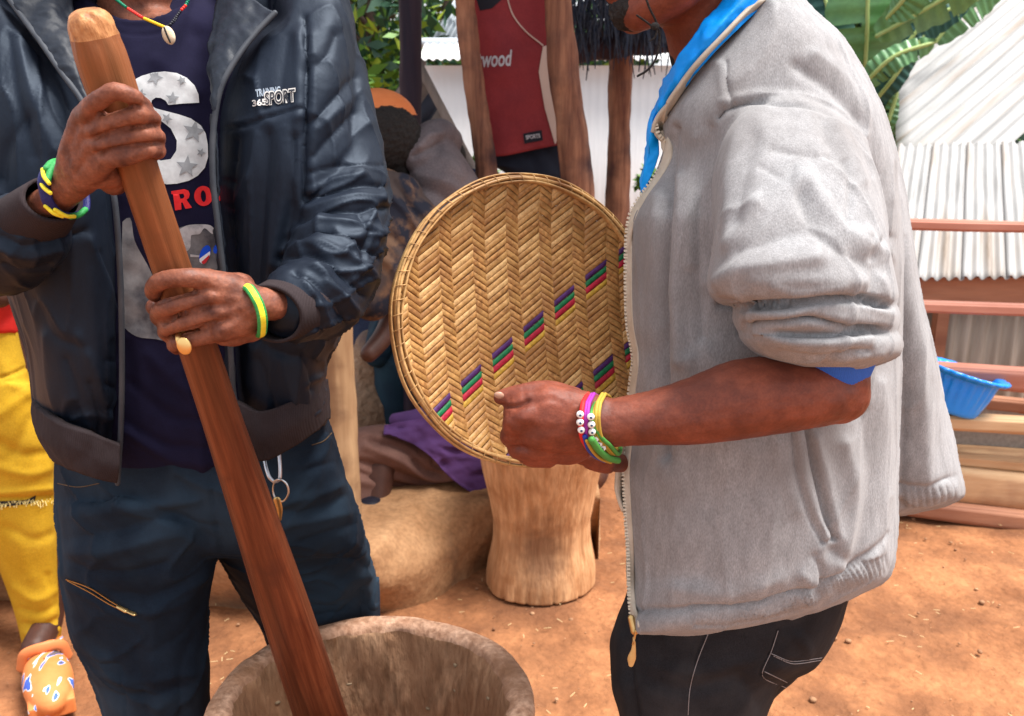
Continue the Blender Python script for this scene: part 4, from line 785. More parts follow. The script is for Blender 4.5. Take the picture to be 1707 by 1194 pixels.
edge_strip([(1287, -16), (1216, 60), (1172, 106), (1124, 170), (1102, 205), (1098, 222)], [1.01, .99, .995, 1.02, 1.04, 1.045], 8, 5, 'collar_edge')
dl = np.r_[0, np.cumsum(np.linalg.norm(np.diff(zc, axis=0), axis=1))]; nt_ = int(dl[-1] / .0042)
TZ = []
for i in range(nt_):
    k = np.searchsorted(dl, i * .0042); k = min(max(k, 1), 398); T = norm(zc[k + 1] - zc[k - 1]); X = norm(np.cross(T, (0, 1, 0))); Y = np.cross(X, T)
    TZ.append(box(zc[k] + X * .0008 * (1 if X[0] < 0 else -1), (.0045, .004, .0022), np.stack([X, Y, T], 1)))
part('zip_teeth', merge(TZ), TEETH, mansB, kind='stuff', smooth=False)
part('zip_slider', merge([wtube(L3([(1052, 1030, .975), (1058, 1052, .97)]), [.004, .005], flat=(1, .6)), wtube(L3([(1060, 1052, .965), (1058, 1062, .965), (1055, 1074, .965)]), .0014), ringband(W(1056, 1068, .965), (1, 0, 0), .003, .004, .0009, sub=6)]), BRASS, mansB)
part('zip_pull', wtube(L3([(1057, 1070, .965), (1056, 1084, .965), (1053, 1098, .965), (1052, 1108, .965)]), [.0018, .0030, .0052, .0032], flat=(1, .6)), M('amber_zip_pull', (.55, .30, .10), (.62, .38, .15), rough=.3, scale=60), mansB)
# far front edge of the jacket hanging below the wrist
V, F = sheet([[(1036, 742, 1.02), (1030, 790, 1.02), (1030, 820, 1.02), (1040, 852, 1.02)], [(1052, 742, 1.06), (1052, 790, 1.06), (1052, 820, 1.06), (1052, 860, 1.06)]], .004, 30, 8, lump=.001)
part('far_front_edge', (V, F), CREAM, mansB)
V, F = sheet([[(1068, 742, 1.0), (1044, 770, 1.0), (1038, 800, 1.0), (1042, 850, 1.0)], [(1090, 742, .99), (1070, 790, .99), (1060, 820, .99), (1052, 850, .99)]], .004, 30, 8)
# blue rib cuff under the rolled sleeve
part('sleeve_cuff', cufftube([(1385, 560, .885, 84), (1383, 590, .884, 76), (1378, 618, .884, 66), (1374, 628, .884, 62)], .004, 180, 16, rib=.006, nrib=90, flat=(1.02, .86)), BLUERIB, mansB)
# jeans
V, F = fuse([loft([(960, 1052, 1440, .985, 1.22), (1000, 1040, 1415, .985, 1.23), (1040, 1025, 1402, .985, 1.24), (1080, 1016, 1384, .985, 1.24), (1115, 1018, 1358, .985, 1.24), (1145, 1020, 1300, .985, 1.22), (1194, 1032, 1280, .99, 1.2), (1350, 1055, 1230, 1.02, 1.2), (1480, 1070, 1215, 1.03, 1.18)], n=2.6, seg=64),
             loft([(980, 1200, 1420, 1.1, 1.26), (1080, 1160, 1380, 1.1, 1.27), (1130, 1150, 1330, 1.1, 1.27), (1194, 1150, 1270, 1.1, 1.27), (1450, 1150, 1240, 1.12, 1.25)], seg=40)], .0036, 3)
V = sculpt(V, F, [([(1058, 1050), (1050, 1120), (1060, 1194)], 7, -6), ([(1035, 1060), (1030, 1120), (1045, 1190)], 10, 3), ([(1178, 1050), (1160, 1100), (1150, 1150), (1146, 1194)], 2.4, -2.6), ([(1170, 1050), (1152, 1100), (1142, 1194)], 4, 1.6), ([(1090, 1140), (1140, 1150), (1230, 1130)], 12, -3.5), ([(1090, 1110), (1150, 1120), (1250, 1100)], 12, 3),
     ([(1295, 1050), (1285, 1085), (1268, 1125), (1310, 1146)], 3, -2.6), ([(1284, 1092), (1320, 1104), (1370, 1098)], 3, -2.4), ([(1330, 1060), (1350, 1090), (1340, 1130)], 9, 4), ([(1240, 1140), (1260, 1165), (1275, 1190)], 10, -3), ([(1110, 1060), (1120, 1120), (1115, 1194)], 12, 2.5), ([(1310, 1060), (1300, 1110)], 12, 2.5)])
V = V + vnormals(V, F) * (wav(V, 7, 81) * .002)[:, None]
part('jeans', (V, F), DENIMBLK, mansB); JB = bvh(V, F)
ST2 = M('grey_stitching', (.22, .20, .20), rough=.8, bump=0)
for ln in ([(1297, 1052), (1286, 1086), (1270, 1126), (1310, 1147)], [(1286, 1090), (1320, 1103), (1370, 1097)], [(1290, 1094), (1322, 1107), (1368, 1101)], [(1180, 1058), (1162, 1104), (1150, 1150), (1147, 1192)], [(1275, 1120), (1312, 1138)]):
    part('stitching', wtube(along(ln, JB, .0006), .0006, 6, 40), ST2, mansB)
for c in ((.17, 1.02, .05), (.26, 1.16, .05)):
    part('shoe', fuse([blob((c[0] - .03, c[1], .045), (.13, .05, .05)), box((c[0] - .03, c[1], .014), (.26, .09, .028)), wtube([(c[0] + .05, c[1], .05), (c[0] + .05, c[1], .13)], .045)], .006, 4), SHOE, mansB)
# bracelets on the forearm
WB = {'red': M('red_cord', (.62, .02, .02), rough=.6, bump=.4, bscale=500, bdist=.001), 'pur': M('purple_cord', (.30, .03, .30), rough=.6, bump=.4, bscale=500, bdist=.001), 'yel': M('mustard_cord', (.42, .28, .04), rough=.6, bump=.4, bscale=500, bdist=.001),
      'grn': M('green_cord', (.06, .26, .05), rough=.6, bump=.4, bscale=500, bdist=.001), 'blu': M('blue_cord', (.02, .05, .32), rough=.6, bump=.2), 'whi': M('white_bead', (.75, .74, .72), rough=.3, bump=0), 'dark': M('dark_letter', (.03, .06, .12), rough=.5, bump=0)}
def wristloop(x0, x1, name, key, t, flat=1.0, dy=0):
    """loop round the forearm, from its top edge at x0 to its under side at x1"""
    a = [(x0 + 2, 657 + dy, .862), (x0 - 6, 672 + dy, .830), (x0 - 9, 695, .819), ((x0 + x1) / 2 - 12, 722, .822), (x1 - 6, 744, .84), (x1 + 6, 757, .865), (x1 + 10, 745, .90), ((x0 + x1) / 2 + 12, 705, .912), (x0 + 12, 668, .895)]
    return part(name, loopband(a, t, 10, flat, 80), WB[key], mansB)
b1 = wristloop(978, 984, 'bracelet', 'red', .0026); b2 = wristloop(988, 990, 'bracelet', 'pur', .0020); wristloop(984, 992, 'bracelet', 'pur', .0016); b3 = wristloop(1002, 1014, 'bracelet', 'yel', .0020); wristloop(1007, 1018, 'bracelet', 'yel', .0018)
wristloop(994, 1024, 'bracelet', 'grn', .0022, dy=10); wristloop(998, 1008, 'bracelet', 'yel', .0012, dy=4)
part('bracelet', wtube(L3([(975, 728, .820), (980, 746, .832), (992, 760, .85), (1008, 768, .87)]), .0026, 8), WB['blu'], mansB)
part('bracelet', wtube(L3([(986, 733, .816), (998, 750, .828), (1012, 762, .85), (1030, 768, .88)]), .0036, 8), WB['grn'], mansB)
part('bracelet', wtube(L3([(978, 735, .818), (988, 752, .832), (1000, 764, .85), (1018, 771, .875)]), .0018, 8), WB['yel'], mansB)
for P_, br in ((((967, 691), (967, 704), (969, 717)), b1), (((985, 695), (986, 708), (987, 720), (992, 732), (998, 740), (1004, 747)), b3)):
    for i, (x, y) in enumerate(P_):
        yy = .8145 + .00001 * (y - 700) ** 2; c = W(x, y, yy); part('letter_bead', blob(c, (.0037, .0030, .0035), 16), WB['whi'], br)
        part('letter_mark', merge([blob(c + np.array((0, -.0030, 0)), (.0013, .0006, .0013), 8)]), WB['dark'], br)

# ------------------------------------------------------------------ woven tray
def Wz(px, py, z):
    """point on the level z seen in direction (px, py)"""
    px = np.asarray(px, float); py = np.asarray(py, float); u = (px - PW / 2) / FPX; v = (py - PH / 2) / FPX
    t = (np.asarray(z, float) - CAMZ) / (-SP - v * CP); return np.stack([u * t, (CP - v * SP) * t, CAMZ + (-SP - v * CP) * t], -1)
TC = W(888, 534, 1.095); e1 = norm(np.array((.90, .42, -.04))); e2 = np.array((.16, .36, .93)); e2 = norm(e2 - e1 * np.dot(e1, e2)); e3 = np.cross(e1, e2); TR_ = .176
def tl(px, py):
    """tray coordinates of a photo pixel"""
    d = W(px, py, 1.) - np.array((0, 0, CAMZ)); o = np.array((0, 0, CAMZ)) - TC; k = -np.dot(o, e3) / np.dot(d, e3); q = o + d * k; return np.array((np.dot(q, e1), np.dot(q, e2)))
def tw(u, v, h=0.0):
    rho = np.hypot(u, v) / TR_; hh = h - .022 * (1 - np.clip(rho, 0, 1) ** 3)
    return TC + np.asarray(u)[..., None] * e1 + np.asarray(v)[..., None] * e2 + np.asarray(hh)[..., None] * e3
BAM = M('bamboo_strip', (.37, .185, .058), (.56, .325, .125), scale=120, rough=.42, bump=.5, bscale=300, bdist=.0008, c3=(.24, .10, .03), s3=14, t3=(.45, .7), fine=(400, .2), rvar=.08)
BAMD = M('brown_bamboo_strip', (.30, .135, .042), (.45, .235, .08), scale=120, rough=.5, bump=.5, bscale=300, bdist=.0008, c3=(.24, .11, .04), s3=14, t3=(.45, .7), fine=(240, .28))
BAM2 = M('pale_bamboo_strip', (.46, .26, .10), (.64, .40, .17), scale=120, rough=.42, bump=.5, bscale=300, bdist=.0008, fine=(400, .2)); BAM3 = M('stained_bamboo_strip', (.26, .12, .035), (.46, .25, .085), scale=60, rough=.45, bump=.5, bscale=300, bdist=.0008, fine=(400, .2))
BAMC = [M(n, c, tuple(a * 1.3 for a in c), scale=60, rough=.5, bump=.4, bscale=100, bdist=.001, fine=(240, .25)) for n, c in (('purple_strip', (.055, .015, .085)), ('green_strip', (.01, .12, .045)), ('crimson_strip', (.30, .012, .03)), ('ochre_strip', (.36, .21, .03)))]
tray = thing('winnowing_tray', 'round woven bamboo tray with small purple, green and red checks, held up by one hand', 'tray', TC)
ca, cb = tl(849, 580), tl(953, 491); PCH = abs(cb[0] - ca[0]) / 2; U0 = ca[0]; dA = norm(cb - ca); nA = np.array((-dA[1], dA[0])); dB = np.array((-dA[0], dA[1])); nB = np.array((dA[1], dA[0]))
off1 = np.dot(ca, nA); off2 = np.dot(tl(1032, 589), nA); WP = .0069
def strip(k, fam, mat):
    d, n_ = (dA, nA) if fam == 0 else (dB, nB); off = off1 + k * WP if fam == 0 else k * WP
    if abs(off) >= TR_ * .985: return
    half = math.sqrt(TR_ ** 2 - off ** 2) * .995; ns = max(8, int(half * 2 / .0022)); s = np.linspace(-half, half, ns); wd = WP * (.485 if fam == 0 else .49) * random.uniform(.92, 1.06); jit = random.uniform(-.0004, .0004)
    c0 = n_ * off; G = []
    for j, (a, b) in enumerate(((-1, -.5), (-.8, .35), (0, .55), (.8, .35), (1, -.5), (0, -.6))):
        u = c0[0] + d[0] * s + n_[0] * (a * wd + jit); v = c0[1] + d[1] * s + n_[1] * (a * wd + jit)
        ph = np.cos((u - U0) / PCH * 2 * math.pi) + .42; w_ = np.tanh(ph * 3.0) * (1 if fam == 0 else -1); G.append(tw(u, v, .0013 * w_ + b * .0009))
    V, F = capped(np.stack(G, 1)); part('bamboo_strip', (V, F), mat, tray)
for k in range(-54, 55):
    m = random.choice((BAM, BAM, BAMD, BAM2, BAM3))
    for o_, nm in ((off1, 0), (off2, 1)):
        j = round((o_ - off1) / WP) - k
        if 0 <= j < 4: m = BAMC[j]
    strip(k, 0, m)
for k in range(-26, 27): strip(k, 1, random.choice((BAMD, BAMD, BAM3, BAM3)))
RIM = M('rim_bamboo', (.36, .19, .07), (.56, .34, .14), scale=30, rough=.4, bump=.5, bscale=120, bdist=.001, c3=(.22, .10, .04), s3=24, fine=(200, .2))
def hoop(r, h, tw_, th_, seed):
    t = np.linspace(0, 2 * math.pi, 181)[:-1]; g = []
    for a in np.linspace(0, 2 * math.pi, 9)[:-1]:
        rr = r + th_ * math.cos(a) + .0012 * np.sin(t * 3 + seed) + .0006 * np.sin(t * 11 + seed * 2); g.append(TC + (rr * np.cos(t))[:, None] * e1 + (rr * np.sin(t))[:, None] * e2 + (h + tw_ * math.sin(a) + .0010 * np.sin(t * 5 + seed))[:, None] * e3)
    G = np.stack(g, 1); V = G.reshape(-1, 3); return V, grid_faces(181, 8) % (180 * 8)
for r, h, a, b, s in ((TR_ + .0030, -.001, .007, .0020, 1), (TR_ - .0040, .002, .006, .0018, 2.2), (TR_ + .0000, .0055, .0022, .0020, 4.1), (TR_ + .0066, -.003, .006, .0016, 3.3)):
    part('rim_hoop', hoop(r, h, a, b, s), RIM, tray)
LS = []
for i in range(64):
    t = 2 * math.pi * i / 64; rd = math.cos(t) * e1 + math.sin(t) * e2; tg = -math.sin(t) * e1 + math.cos(t) * e2
    p = TC + rd * TR_; LS.append(wtube([p - rd * .0045 + e3 * .0068, p + e3 * .0082 + tg * .002, p + rd * .0035 + e3 * .0066 + tg * .003, p + rd * .0062 + e3 * .0030 + tg * .004], .0006, 6, 10))
part('rim_lashing', merge(LS), RIM, tray, kind='stuff')

# ------------------------------------------------------------------ mortars
def lathe(prof, c, seg=96, wob=None, seed=1):
    th = np.linspace(0, 2 * math.pi, seg, endpoint=False); G = []
    for r, z in prof:
        G.append(np.c_[c[0] + r * np.cos(th), c[1] + r * np.sin(th), np.full(seg, c[2] + z)])
    return capped(np.array(G))
MOUT = M('weathered_mortar_wood', (.40, .21, .125), (.60, .37, .25), scale=60, rough=.8, bump=.9, bscale=120, bdist=.004, stretch=(1, 1, .25), c3=(.26, .13, .07), s3=14, t3=(.5, .75), fine=(120, .2))
MIN = M('pounded_grey_mortar_inside', (.17, .078, .036), (.54, .32, .185), scale=42, rough=.9, bump=1.0, bscale=90, bdist=.008, stretch=(1, 1, .3), c3=(.31, .16, .085), s3=16, t3=(.4, .65), lo=.32, hi=.66, fine=(90, .3), detail=10)
mc = np.array((-.187, 1.035, 0.)); prof = [(.17, 0), (.172, .03), (.150, .10), (.135, .16), (.150, .24), (.185, .36), (.205, .48), (.214, .56), (.2165, .582), (.213, .592), (.200, .596), (.188, .594), (.181, .586)]
pin = [(.178, .57), (.172, .53), (.163, .46), (.147, .38), (.118, .30), (.07, .25), (.02, .24)]
P_ = np.array(prof + pin); tt = np.r_[0, np.cumsum(np.hypot(*np.diff(P_, axis=0).T))]; tn = np.linspace(0, tt[-1], 170); PR = np.c_[pchip(tt, P_[:, 0], tn), pchip(tt, P_[:, 1], tn)]
cut_in = int(np.argmax(tn > tt[12])); V, F = lathe(PR, mc, 170)
rd = np.zeros_like(V); rd[:, :2] = norm(V[:, :2] - mc[:2]); V0 = V.copy(); V = V + rd * (wav(V, 2, 91, 2) * .004 + wav(V, 14, 92, 2, (1, 1, .25)) * .0018)[:, None]; V[:, 2] += (V0[:, 2] > .5) * wav(V0, 4, 93, 2) * .003
inn = [min(f) >= cut_in * 170 for f in F]; ii = np.arange(len(V)) >= cut_in * 170
V = V + rd * (ii * (wav(V, 26, 94, 3, (1, 1, .2)) * .006))[:, None]
mo = piece('large_mortar', (V, F), [MOUT, MIN], 'large hollow wooden mortar in front, its wide mouth showing the scarred grey inside', 'mortar', mc, mids=[1 if a else 0 for a in inn])
GRN = M('pounded_leaf', (.26, .18, .11), (.36, .27, .17), scale=60, rough=.9)
LC = []
for i in range(90):
    a = random.uniform(0, 6.283); z = random.uniform(.30, .56); r = float(np.interp(z, [.25, .30, .38, .46, .53, .57], [.07, .118, .147, .163, .172, .178])) - .003
    c = mc + np.array((r * math.cos(a), r * math.sin(a), z)); LC.append(blob(c, (.0015 + .002 * random.random(), .002 + .005 * random.random(), .0015 + .003 * random.random()), 6, Matrix.Rotation(a, 3, 'Z') @ Matrix.Rotation(random.uniform(-.6, .6), 3, 'X')))
o_ = part('wood_fibre', merge(LC), GRN, mo, kind='stuff'); 
# second mortar, pale, upright behind
PALE = M('pale_peeled_wood', (.40, .19, .080), (.62, .35, .175), scale=45, rough=.7, bump=.9, bscale=100, bdist=.005, stretch=(1, 1, .15), c3=(.34, .15, .06), s3=12, t3=(.52, .75), fine=(80, .12))
PALED = M('dark_end_grain', (.10, .055, .03), (.2, .11, .06), scale=30, rough=.9)
sc = Wz(903, 1008, 0); sc = np.array((sc[0], 2.44, 0)); k_ = float(np.hypot(1, 0)) * 2.44
def zrow(py, Y=2.44): return float(W(903, py, Y)[2])
prf = [(.158, 0), (.163, .004), (.162, .03), (.157, .07), (.149, .11), (.144, .15), (.144, .19), (.152, .24), (.163, .31), (.177, .39), (.186, .45), (.184, .462), (.162, .466), (.146, .455), (.11, .38), (.05, .30)]
P_ = np.array(prf); tt = np.r_[0, np.cumsum(np.hypot(*np.diff(P_, axis=0).T))]; tn = np.linspace(0, tt[-1], 120); PR = np.c_[pchip(tt, P_[:, 0], tn), pchip(tt, P_[:, 1], tn)]
V, F = lathe(PR, sc, 140); rd = np.zeros_like(V); rd[:, :2] = norm(V[:, :2] - sc[:2]); V = V + rd * (wav(V, 2.5, 95, 2, (1, 1, .5)) * .007 + wav(V, 9, 96, 2, (1, 1, .15)) * .0022)[:, None]
an = np.arctan2(V[:, 1] - sc[1], V[:, 0] - sc[0])
for a0, w_, hh in ((-1.85, .02, .07), (-1.2, .016, .12), (-1.35, .014, .06), (-2.3, .02, .05), (-.8, .02, .06), (-1.6, .012, .05), (-2.05, .015, .09)):
    V = V - rd * (np.exp(-((an - a0) / w_) ** 2) * np.clip(1 - V[:, 2] / hh, 0, 1) * .009)[:, None]
dent = np.exp(-((an + 1.45) / .33) ** 2 - ((V[:, 2] - .13) / .07) ** 2); V = V - rd * (dent * .012)[:, None]
st_ = piece('pale_mortar', (V, F), PALE, 'pale waisted wooden mortar standing on the red earth behind the tray', 'mortar', sc)
m_ = PALE.node_tree; bb = m_.nodes['Principled BSDF']; src = bb.inputs['Base Color'].links[0].from_socket                   # one dark scar on the foot
tc = m_.nodes.new('ShaderNodeTexCoord'); vs = nd(m_, 'ShaderNodeVectorMath', operation='SUBTRACT'); vs.inputs[1].default_value = (.0, -.15, .145); vm = nd(m_, 'ShaderNodeVectorMath', operation='MULTIPLY'); vm.inputs[1].default_value = (14, 3, 8)
ln = nd(m_, 'ShaderNodeVectorMath', operation='LENGTH'); nz = nd(m_, 'ShaderNodeTexNoise'); nz.inputs['Scale'].default_value = 40; nz.inputs['Detail'].default_value = 10; ad = nd(m_, 'ShaderNodeMath', operation='ADD'); rr = nd(m_, 'ShaderNodeMapRange'); rr.inputs['From Min'].default_value = .9; rr.inputs['From Max'].default_value = 1.9; rr.inputs['To Min'].default_value = .8; rr.inputs['To Max'].default_value = 0; mxx = nd(m_, 'ShaderNodeMix', data_type='RGBA'); L = m_.links.new
L(tc.outputs['Object'], vs.inputs[0]); L(vs.outputs[0], vm.inputs[0]); L(vm.outputs[0], ln.inputs[0]); L(tc.outputs['Object'], nz.inputs[0]); L(ln.outputs['Value'], ad.inputs[0]); L(nz.outputs['Fac'], ad.inputs[1]); L(ad.outputs[0], rr.inputs[0]); L(rr.outputs[0], mxx.inputs[0]); L(src, mxx.inputs[6]); mxx.inputs[7].default_value = (.17, .085, .045, 1); L(mxx.outputs[2], bb.inputs['Base Color'])

# ------------------------------------------------------------------ ground and earth bench
EARTH = M('red_earth', (.19, .074, .030), (.36, .155, .066), scale=5, rough=.95, bump=1.0, bscale=34, bdist=.014, c3=(.13, .052, .024), s3=3.4, t3=(.48, .70), fine=(60, .14), detail=10)
BENCHM = M('rammed_earth', (.27, .135, .06), (.41, .23, .115), scale=5, rough=.95, bump=.8, bscale=24, bdist=.01, c3=(.12, .075, .05), s3=4.5, t3=(.56, .72), fine=(80, .14), detail=10)
def axis_grid(a, b, fine_a, fine_b, nf, nc): return np.unique(np.r_[np.linspace(a, fine_a, nc), np.linspace(fine_a, fine_b, nf), np.linspace(fine_b, b, nc)])
gx, gy = axis_grid(-60, 60, -2.0, 2.4, 300, 14), axis_grid(-5, 90, 1.4, 4.2, 220, 14); X, Y_ = np.meshgrid(gx, gy); V = np.c_[X.ravel(), Y_.ravel(), np.zeros(X.size)]
V[:, 2] = wav(V, .9, 101, 3) * .010 + wav(V, 5, 102, 3) * .0055 - .010 - np.clip(V[:, 1] - 4.4, 0, 60) * .02
g = part('ground', (V, grid_faces(len(gy), len(gx), wrap=False)), EARTH); g['kind'] = 'structure'
# soft debris and small stones
DEB = M('small_stone', (.20, .09, .045), (.42, .24, .13), scale=9, rough=.9, bump=.5); ps = []
for i in range(1100):
    x, y = random.uniform(-1.4, 2.2), random.uniform(1.45, 3.1); r = .002 + .008 * random.random() ** 6; ps.append(blob((x, y, -.006 + r * .3), (r, r * random.uniform(.6, 1.2), r * .6), 6, Matrix.Rotation(random.uniform(0, 3), 3, 'Z')))
o = part('pebbles', merge(ps), DEB); o['kind'] = 'stuff'; o['label'] = 'small stones and crumbs scattered over the red earth'
ps = []
for i in range(320):
    x, y = random.uniform(-1.3, 2.2), random.uniform(1.5, 2.9); a = random.uniform(0, 3.14); l = random.uniform(.006, .022); ps.append(box((x, y, .002), (l, .0016, .001), Matrix.Rotation(a, 3, 'Z')))
o = part('straw_bits', merge(ps), M('straw', (.5, .36, .17), (.6, .45, .25), scale=20, rough=.9, bump=0), smooth=False); o['kind'] = 'stuff'; o['label'] = 'short bits of straw and husk lying on the earth'
def Lz(pts, z): A = np.asarray(pts, float); return Wz(A[:, 0], A[:, 1], z)
b0 = Lz([(-400, 1000), (100, 1008), (345, 1016), (560, 1022), (650, 1026), (705, 1012), (760, 980), (812, 948), (900, 915), (1000, 900)], -.02)
b1 = Lz([(-400, 930), (100, 945), (345, 955), (560, 968), (628, 972), (690, 945), (745, 912), (806, 885), (900, 870), (1000, 860)], .13)
b2 = Lz([(-400, 890), (100, 905), (345, 912), (560, 926), (612, 925), (662, 888), (716, 850), (780, 838), (900, 832), (1000, 826)], .215)
b3 = b2 + np.array((0, .10, .012)); b4 = b2 + np.array((0, 1.5, .02)); b4[:, 1] = 4.2
Ls = [resample(b, 160) for b in (b0, b1, b2, b3, b4)]; Gb = np.array(Ls); rows_ = np.stack([resample(Gb[:, i], 90) for i in range(160)], 1)
V = rows_.reshape(-1, 3); F = grid_faces(90, 160, wrap=False); V = V + vnormals(V, F) * (wav(V, 3.5, 103, 3) * .010 + wav(V, 16, 104, 3) * .003)[:, None]
n = len(V); Bk = V.copy(); Bk[:, 2] = -.08; per = [i for i in range(160)] + [i * 160 + 159 for i in range(1, 90)] + [89 * 160 + i for i in range(158, -1, -1)] + [i * 160 for i in range(88, 0, -1)]
Fb = [tuple(f) for f in F] + [(a, b, b + n, a + n) for a, b in zip(per, per[1:] + per[:1])]
piece('earth_bench', (np.vstack([V, Bk]), Fb), BENCHM, 'low smooth bench of rammed earth with a sooty patch beside the pale mortar', 'earth bench')

# ------------------------------------------------------------------ posts and hut
PLIGHT = M('pale_split_post', (.30, .17, .085), (.50, .32, .17), scale=22, rough=.8, bump=.9, bscale=34, bdist=.004, stretch=(1, 1, .08), c3=(.17, .09, .05), s3=9, t3=(.5, .75))
PBROWN = M('brown_post', (.10, .035, .022), (.34, .16, .09), scale=30, rough=.75, bump=1.0, bscale=40, bdist=.01, stretch=(1, 1, .07), c3=(.045, .02, .02), s3=8, t3=(.45, .7))
PDARK = M('dark_blackened_post', (.012, .010, .022), (.040, .024, .034), scale=18, rough=.7, bump=1.0, bscale=30, bdist=.006, stretch=(1, 1, .1))
def post(pts, mat, label, seed, amp=.006, group=None, base=None, flat=(1, 1), cut=True):
    V, F = ptube(pts, seg=40, n=120, flat=flat); V = np.asarray(V); a = wav(V, 5, seed, 3, (1, 1, .6)) * amp + wav(V, 22, seed + 1, 2, (1, 1, .12)) * amp * .35
    ctr = resample(L3(pts), 120); i = np.argmin(((V[:, None, :] - ctr[None, ::4]) ** 2).sum(-1), 1); d = norm(V - ctr[::4][i]); V = V + d * a[:, None]
    return piece('post', (V, F), mat, label, 'post', base)
def ground_row(Y, z): 
    f = Y * CP - (z - CAMZ) * SP; return -(Y * SP + (z - CAMZ) * CP) / f * FPX + PH / 2
post([(498, -160, 2.32, 30), (525, 0, 2.32, 30), (548, 300, 2.32, 29), (560, 540, 2.32, 27), (570, 760, 2.32, 29), (576, ground_row(2.32, .10), 2.32, 30)], PLIGHT, 'pale roughly split wooden post rising just behind the navy jacket', 201)
post([(684, -160, 3.05, 20), (684, 60, 3.05, 19), (685, 200, 3.05, 18), (690, ground_row(3.05, .19), 3.05, 18)], PDARK, 'dark blackened post standing in front of the trees, right of the orange cap', 203, .004)
post([(768, -160, 2.88, 20), (776, 0, 2.88, 18), (782, 70, 2.88, 19), (790, 130, 2.88, 18), (799, 200, 2.88, 16), (808, 260, 2.88, 19), (813, 320, 2.88, 21), (815, ground_row(2.88, .19), 2.88, 23)], PBROWN, 'crooked brown trunk post left of the red jersey', 205, .010)
post([(915, -160, 2.82, 25), (928, 0, 2.82, 24), (938, 100, 2.82, 27), (950, 200, 2.82, 26), (960, 290, 2.82, 25), (985, ground_row(2.82, .19), 2.82, 32)], PBROWN, 'thick brown post with split grain right of the red jersey', 207, .008)
post([(1042, -40, 3.5, 20), (1036, 70, 3.5, 21), (1033, 180, 3.5, 19), (1030, 320, 3.5, 20), (1028, ground_row(3.5, .19), 3.5, 21)], PBROWN, 'thinner far post under the thatch, nearest the face in profile', 209, .006)
V, F = ptube([(880, 82, 3.44, 24), (960, 80, 3.44, 24), (1060, 70, 3.44, 22), (1200, 60, 3.44, 22)], seg=24, n=60); piece('cross_beam', (V + vnormals(V, np.array([f for f in F if len(f) == 4])) * (wav(V, 8, 211) * .006)[:, None], F), PDARK, 'dark horizontal beam carrying the ragged thatch fringe', 'beam', W(960, 90, 3.44))
THM = M('dark_thatch', (.012, .022, .045), (.05, .055, .07), scale=60, rough=.9, bump=0)
TH_ = []
for i in range(900):
    x = random.uniform(940, 1240); y0 = random.uniform(-60, 55); l = random.uniform(25, 85) * (1 if random.random() < .7 else .5); Yt = random.uniform(3.25, 3.42); sw_ = random.uniform(-18, 14); w_ = random.uniform(.8, 2.6)
    a, b = W(x, y0, Yt), W(x + sw_, y0 + l, Yt + random.uniform(-.05, .03)); d = np.array((w_ * .0023, 0, .0)); e = np.array((0, .002, 0))
    TH_.append((np.array([a - d, a + d, a + e, b - d * .3, b + d * .3, b + e * .3]), [(0, 1, 4, 3), (1, 2, 5, 4), (2, 0, 3, 5), (0, 2, 1), (3, 4, 5)]))
TH_2 = []
for i in range(2600):
    x = random.uniform(-1.7, .95); y = random.uniform(2.25, 4.3); z = 2.36 + .2 * random.random(); a = np.array((x, y, z)); b = a + np.array((random.uniform(-.1, .1), random.uniform(-.3, .3), random.uniform(-.12, .02))); d = np.array((.006, 0, 0)); e = np.array((0, 0, .008))
    TH_2.append((np.array([a - d, a + d, a + e, b - d, b + d, b + e]), [(0, 1, 4, 3), (1, 2, 5, 4), (2, 0, 3, 5), (0, 2, 1), (3, 4, 5)]))
hut = thing('hut_roof', 'ragged dark thatch fringe and roof over the open hut behind the men', 'thatched roof', (-.3, 3.3, 2.3))
part('thatch_fringe', merge(TH_), THM, hut, kind='stuff', smooth=False); part('thatch_straw', merge(TH_2), THM, hut, kind='stuff', smooth=False)
part('roof_layer', box((-.38, 3.3, 2.52), (2.7, 2.1, .16)), THM, hut, smooth=False)
HUTSHADE = M('hut_shade_blue', (.008, .016, .045), (.018, .030, .075), scale=3, rough=.6, bump=.8, bscale=9, bdist=.03)  # dark blue shade of the hut interior put into the colour
V, F = sheet([[(420, 215, 3.85), (560, 210, 3.85), (640, 205, 3.85), (690, 215, 3.85), (760, 270, 3.85), (880, 300, 3.85)], [(420, 800, 3.75), (560, 810, 3.8), (640, 800, 3.8), (690, 790, 3.8), (760, 800, 3.8), (900, 800, 3.8)]], .006, 90, 60, lump=.03, seed=221, freq=2.5)
piece('hut_shade_sheet', (V, F), HUTSHADE, 'dark sheet behind the hut, its blue shade put into the colour', 'hut_shade_sheet')
def corr(o, a, b, nwave, amp, thick=.003, na=None, nb=20, jag=0):
    """corrugated sheet: waves along a, straight along b"""
    o, a, b = map(np.asarray, (o, a, b)); na = na or nwave * 8; nrm = norm(np.cross(a, b)); s = np.linspace(0, 1, na); t = np.linspace(0, 1, nb); S_, T_ = np.meshgrid(s, t)
    V = o + S_.ravel()[:, None] * a + T_.ravel()[:, None] * b + nrm * (np.sin(S_.ravel() * nwave * 2 * math.pi) * amp)[:, None]
    F = grid_faces(nb, na, wrap=False); n = len(V); B = V - nrm * thick; per = [i for i in range(na)] + [i * na + na - 1 for i in range(1, nb)] + [(nb - 1) * na + i for i in range(na - 2, -1, -1)] + [i * na for i in range(nb - 2, 0, -1)]
    return np.vstack([V, B]), [tuple(f) for f in F] + [tuple(f[::-1] + n) for f in F] + [(p, q, q + n, p + n) for p, q in zip(per, per[1:] + per[:1])]
WHITE = M('white_sheet_metal', (.84, .85, .86), (.88, .88, .88), scale=5, rough=.6, bump=.2, c3=(.78, .80, .82), s3=2)
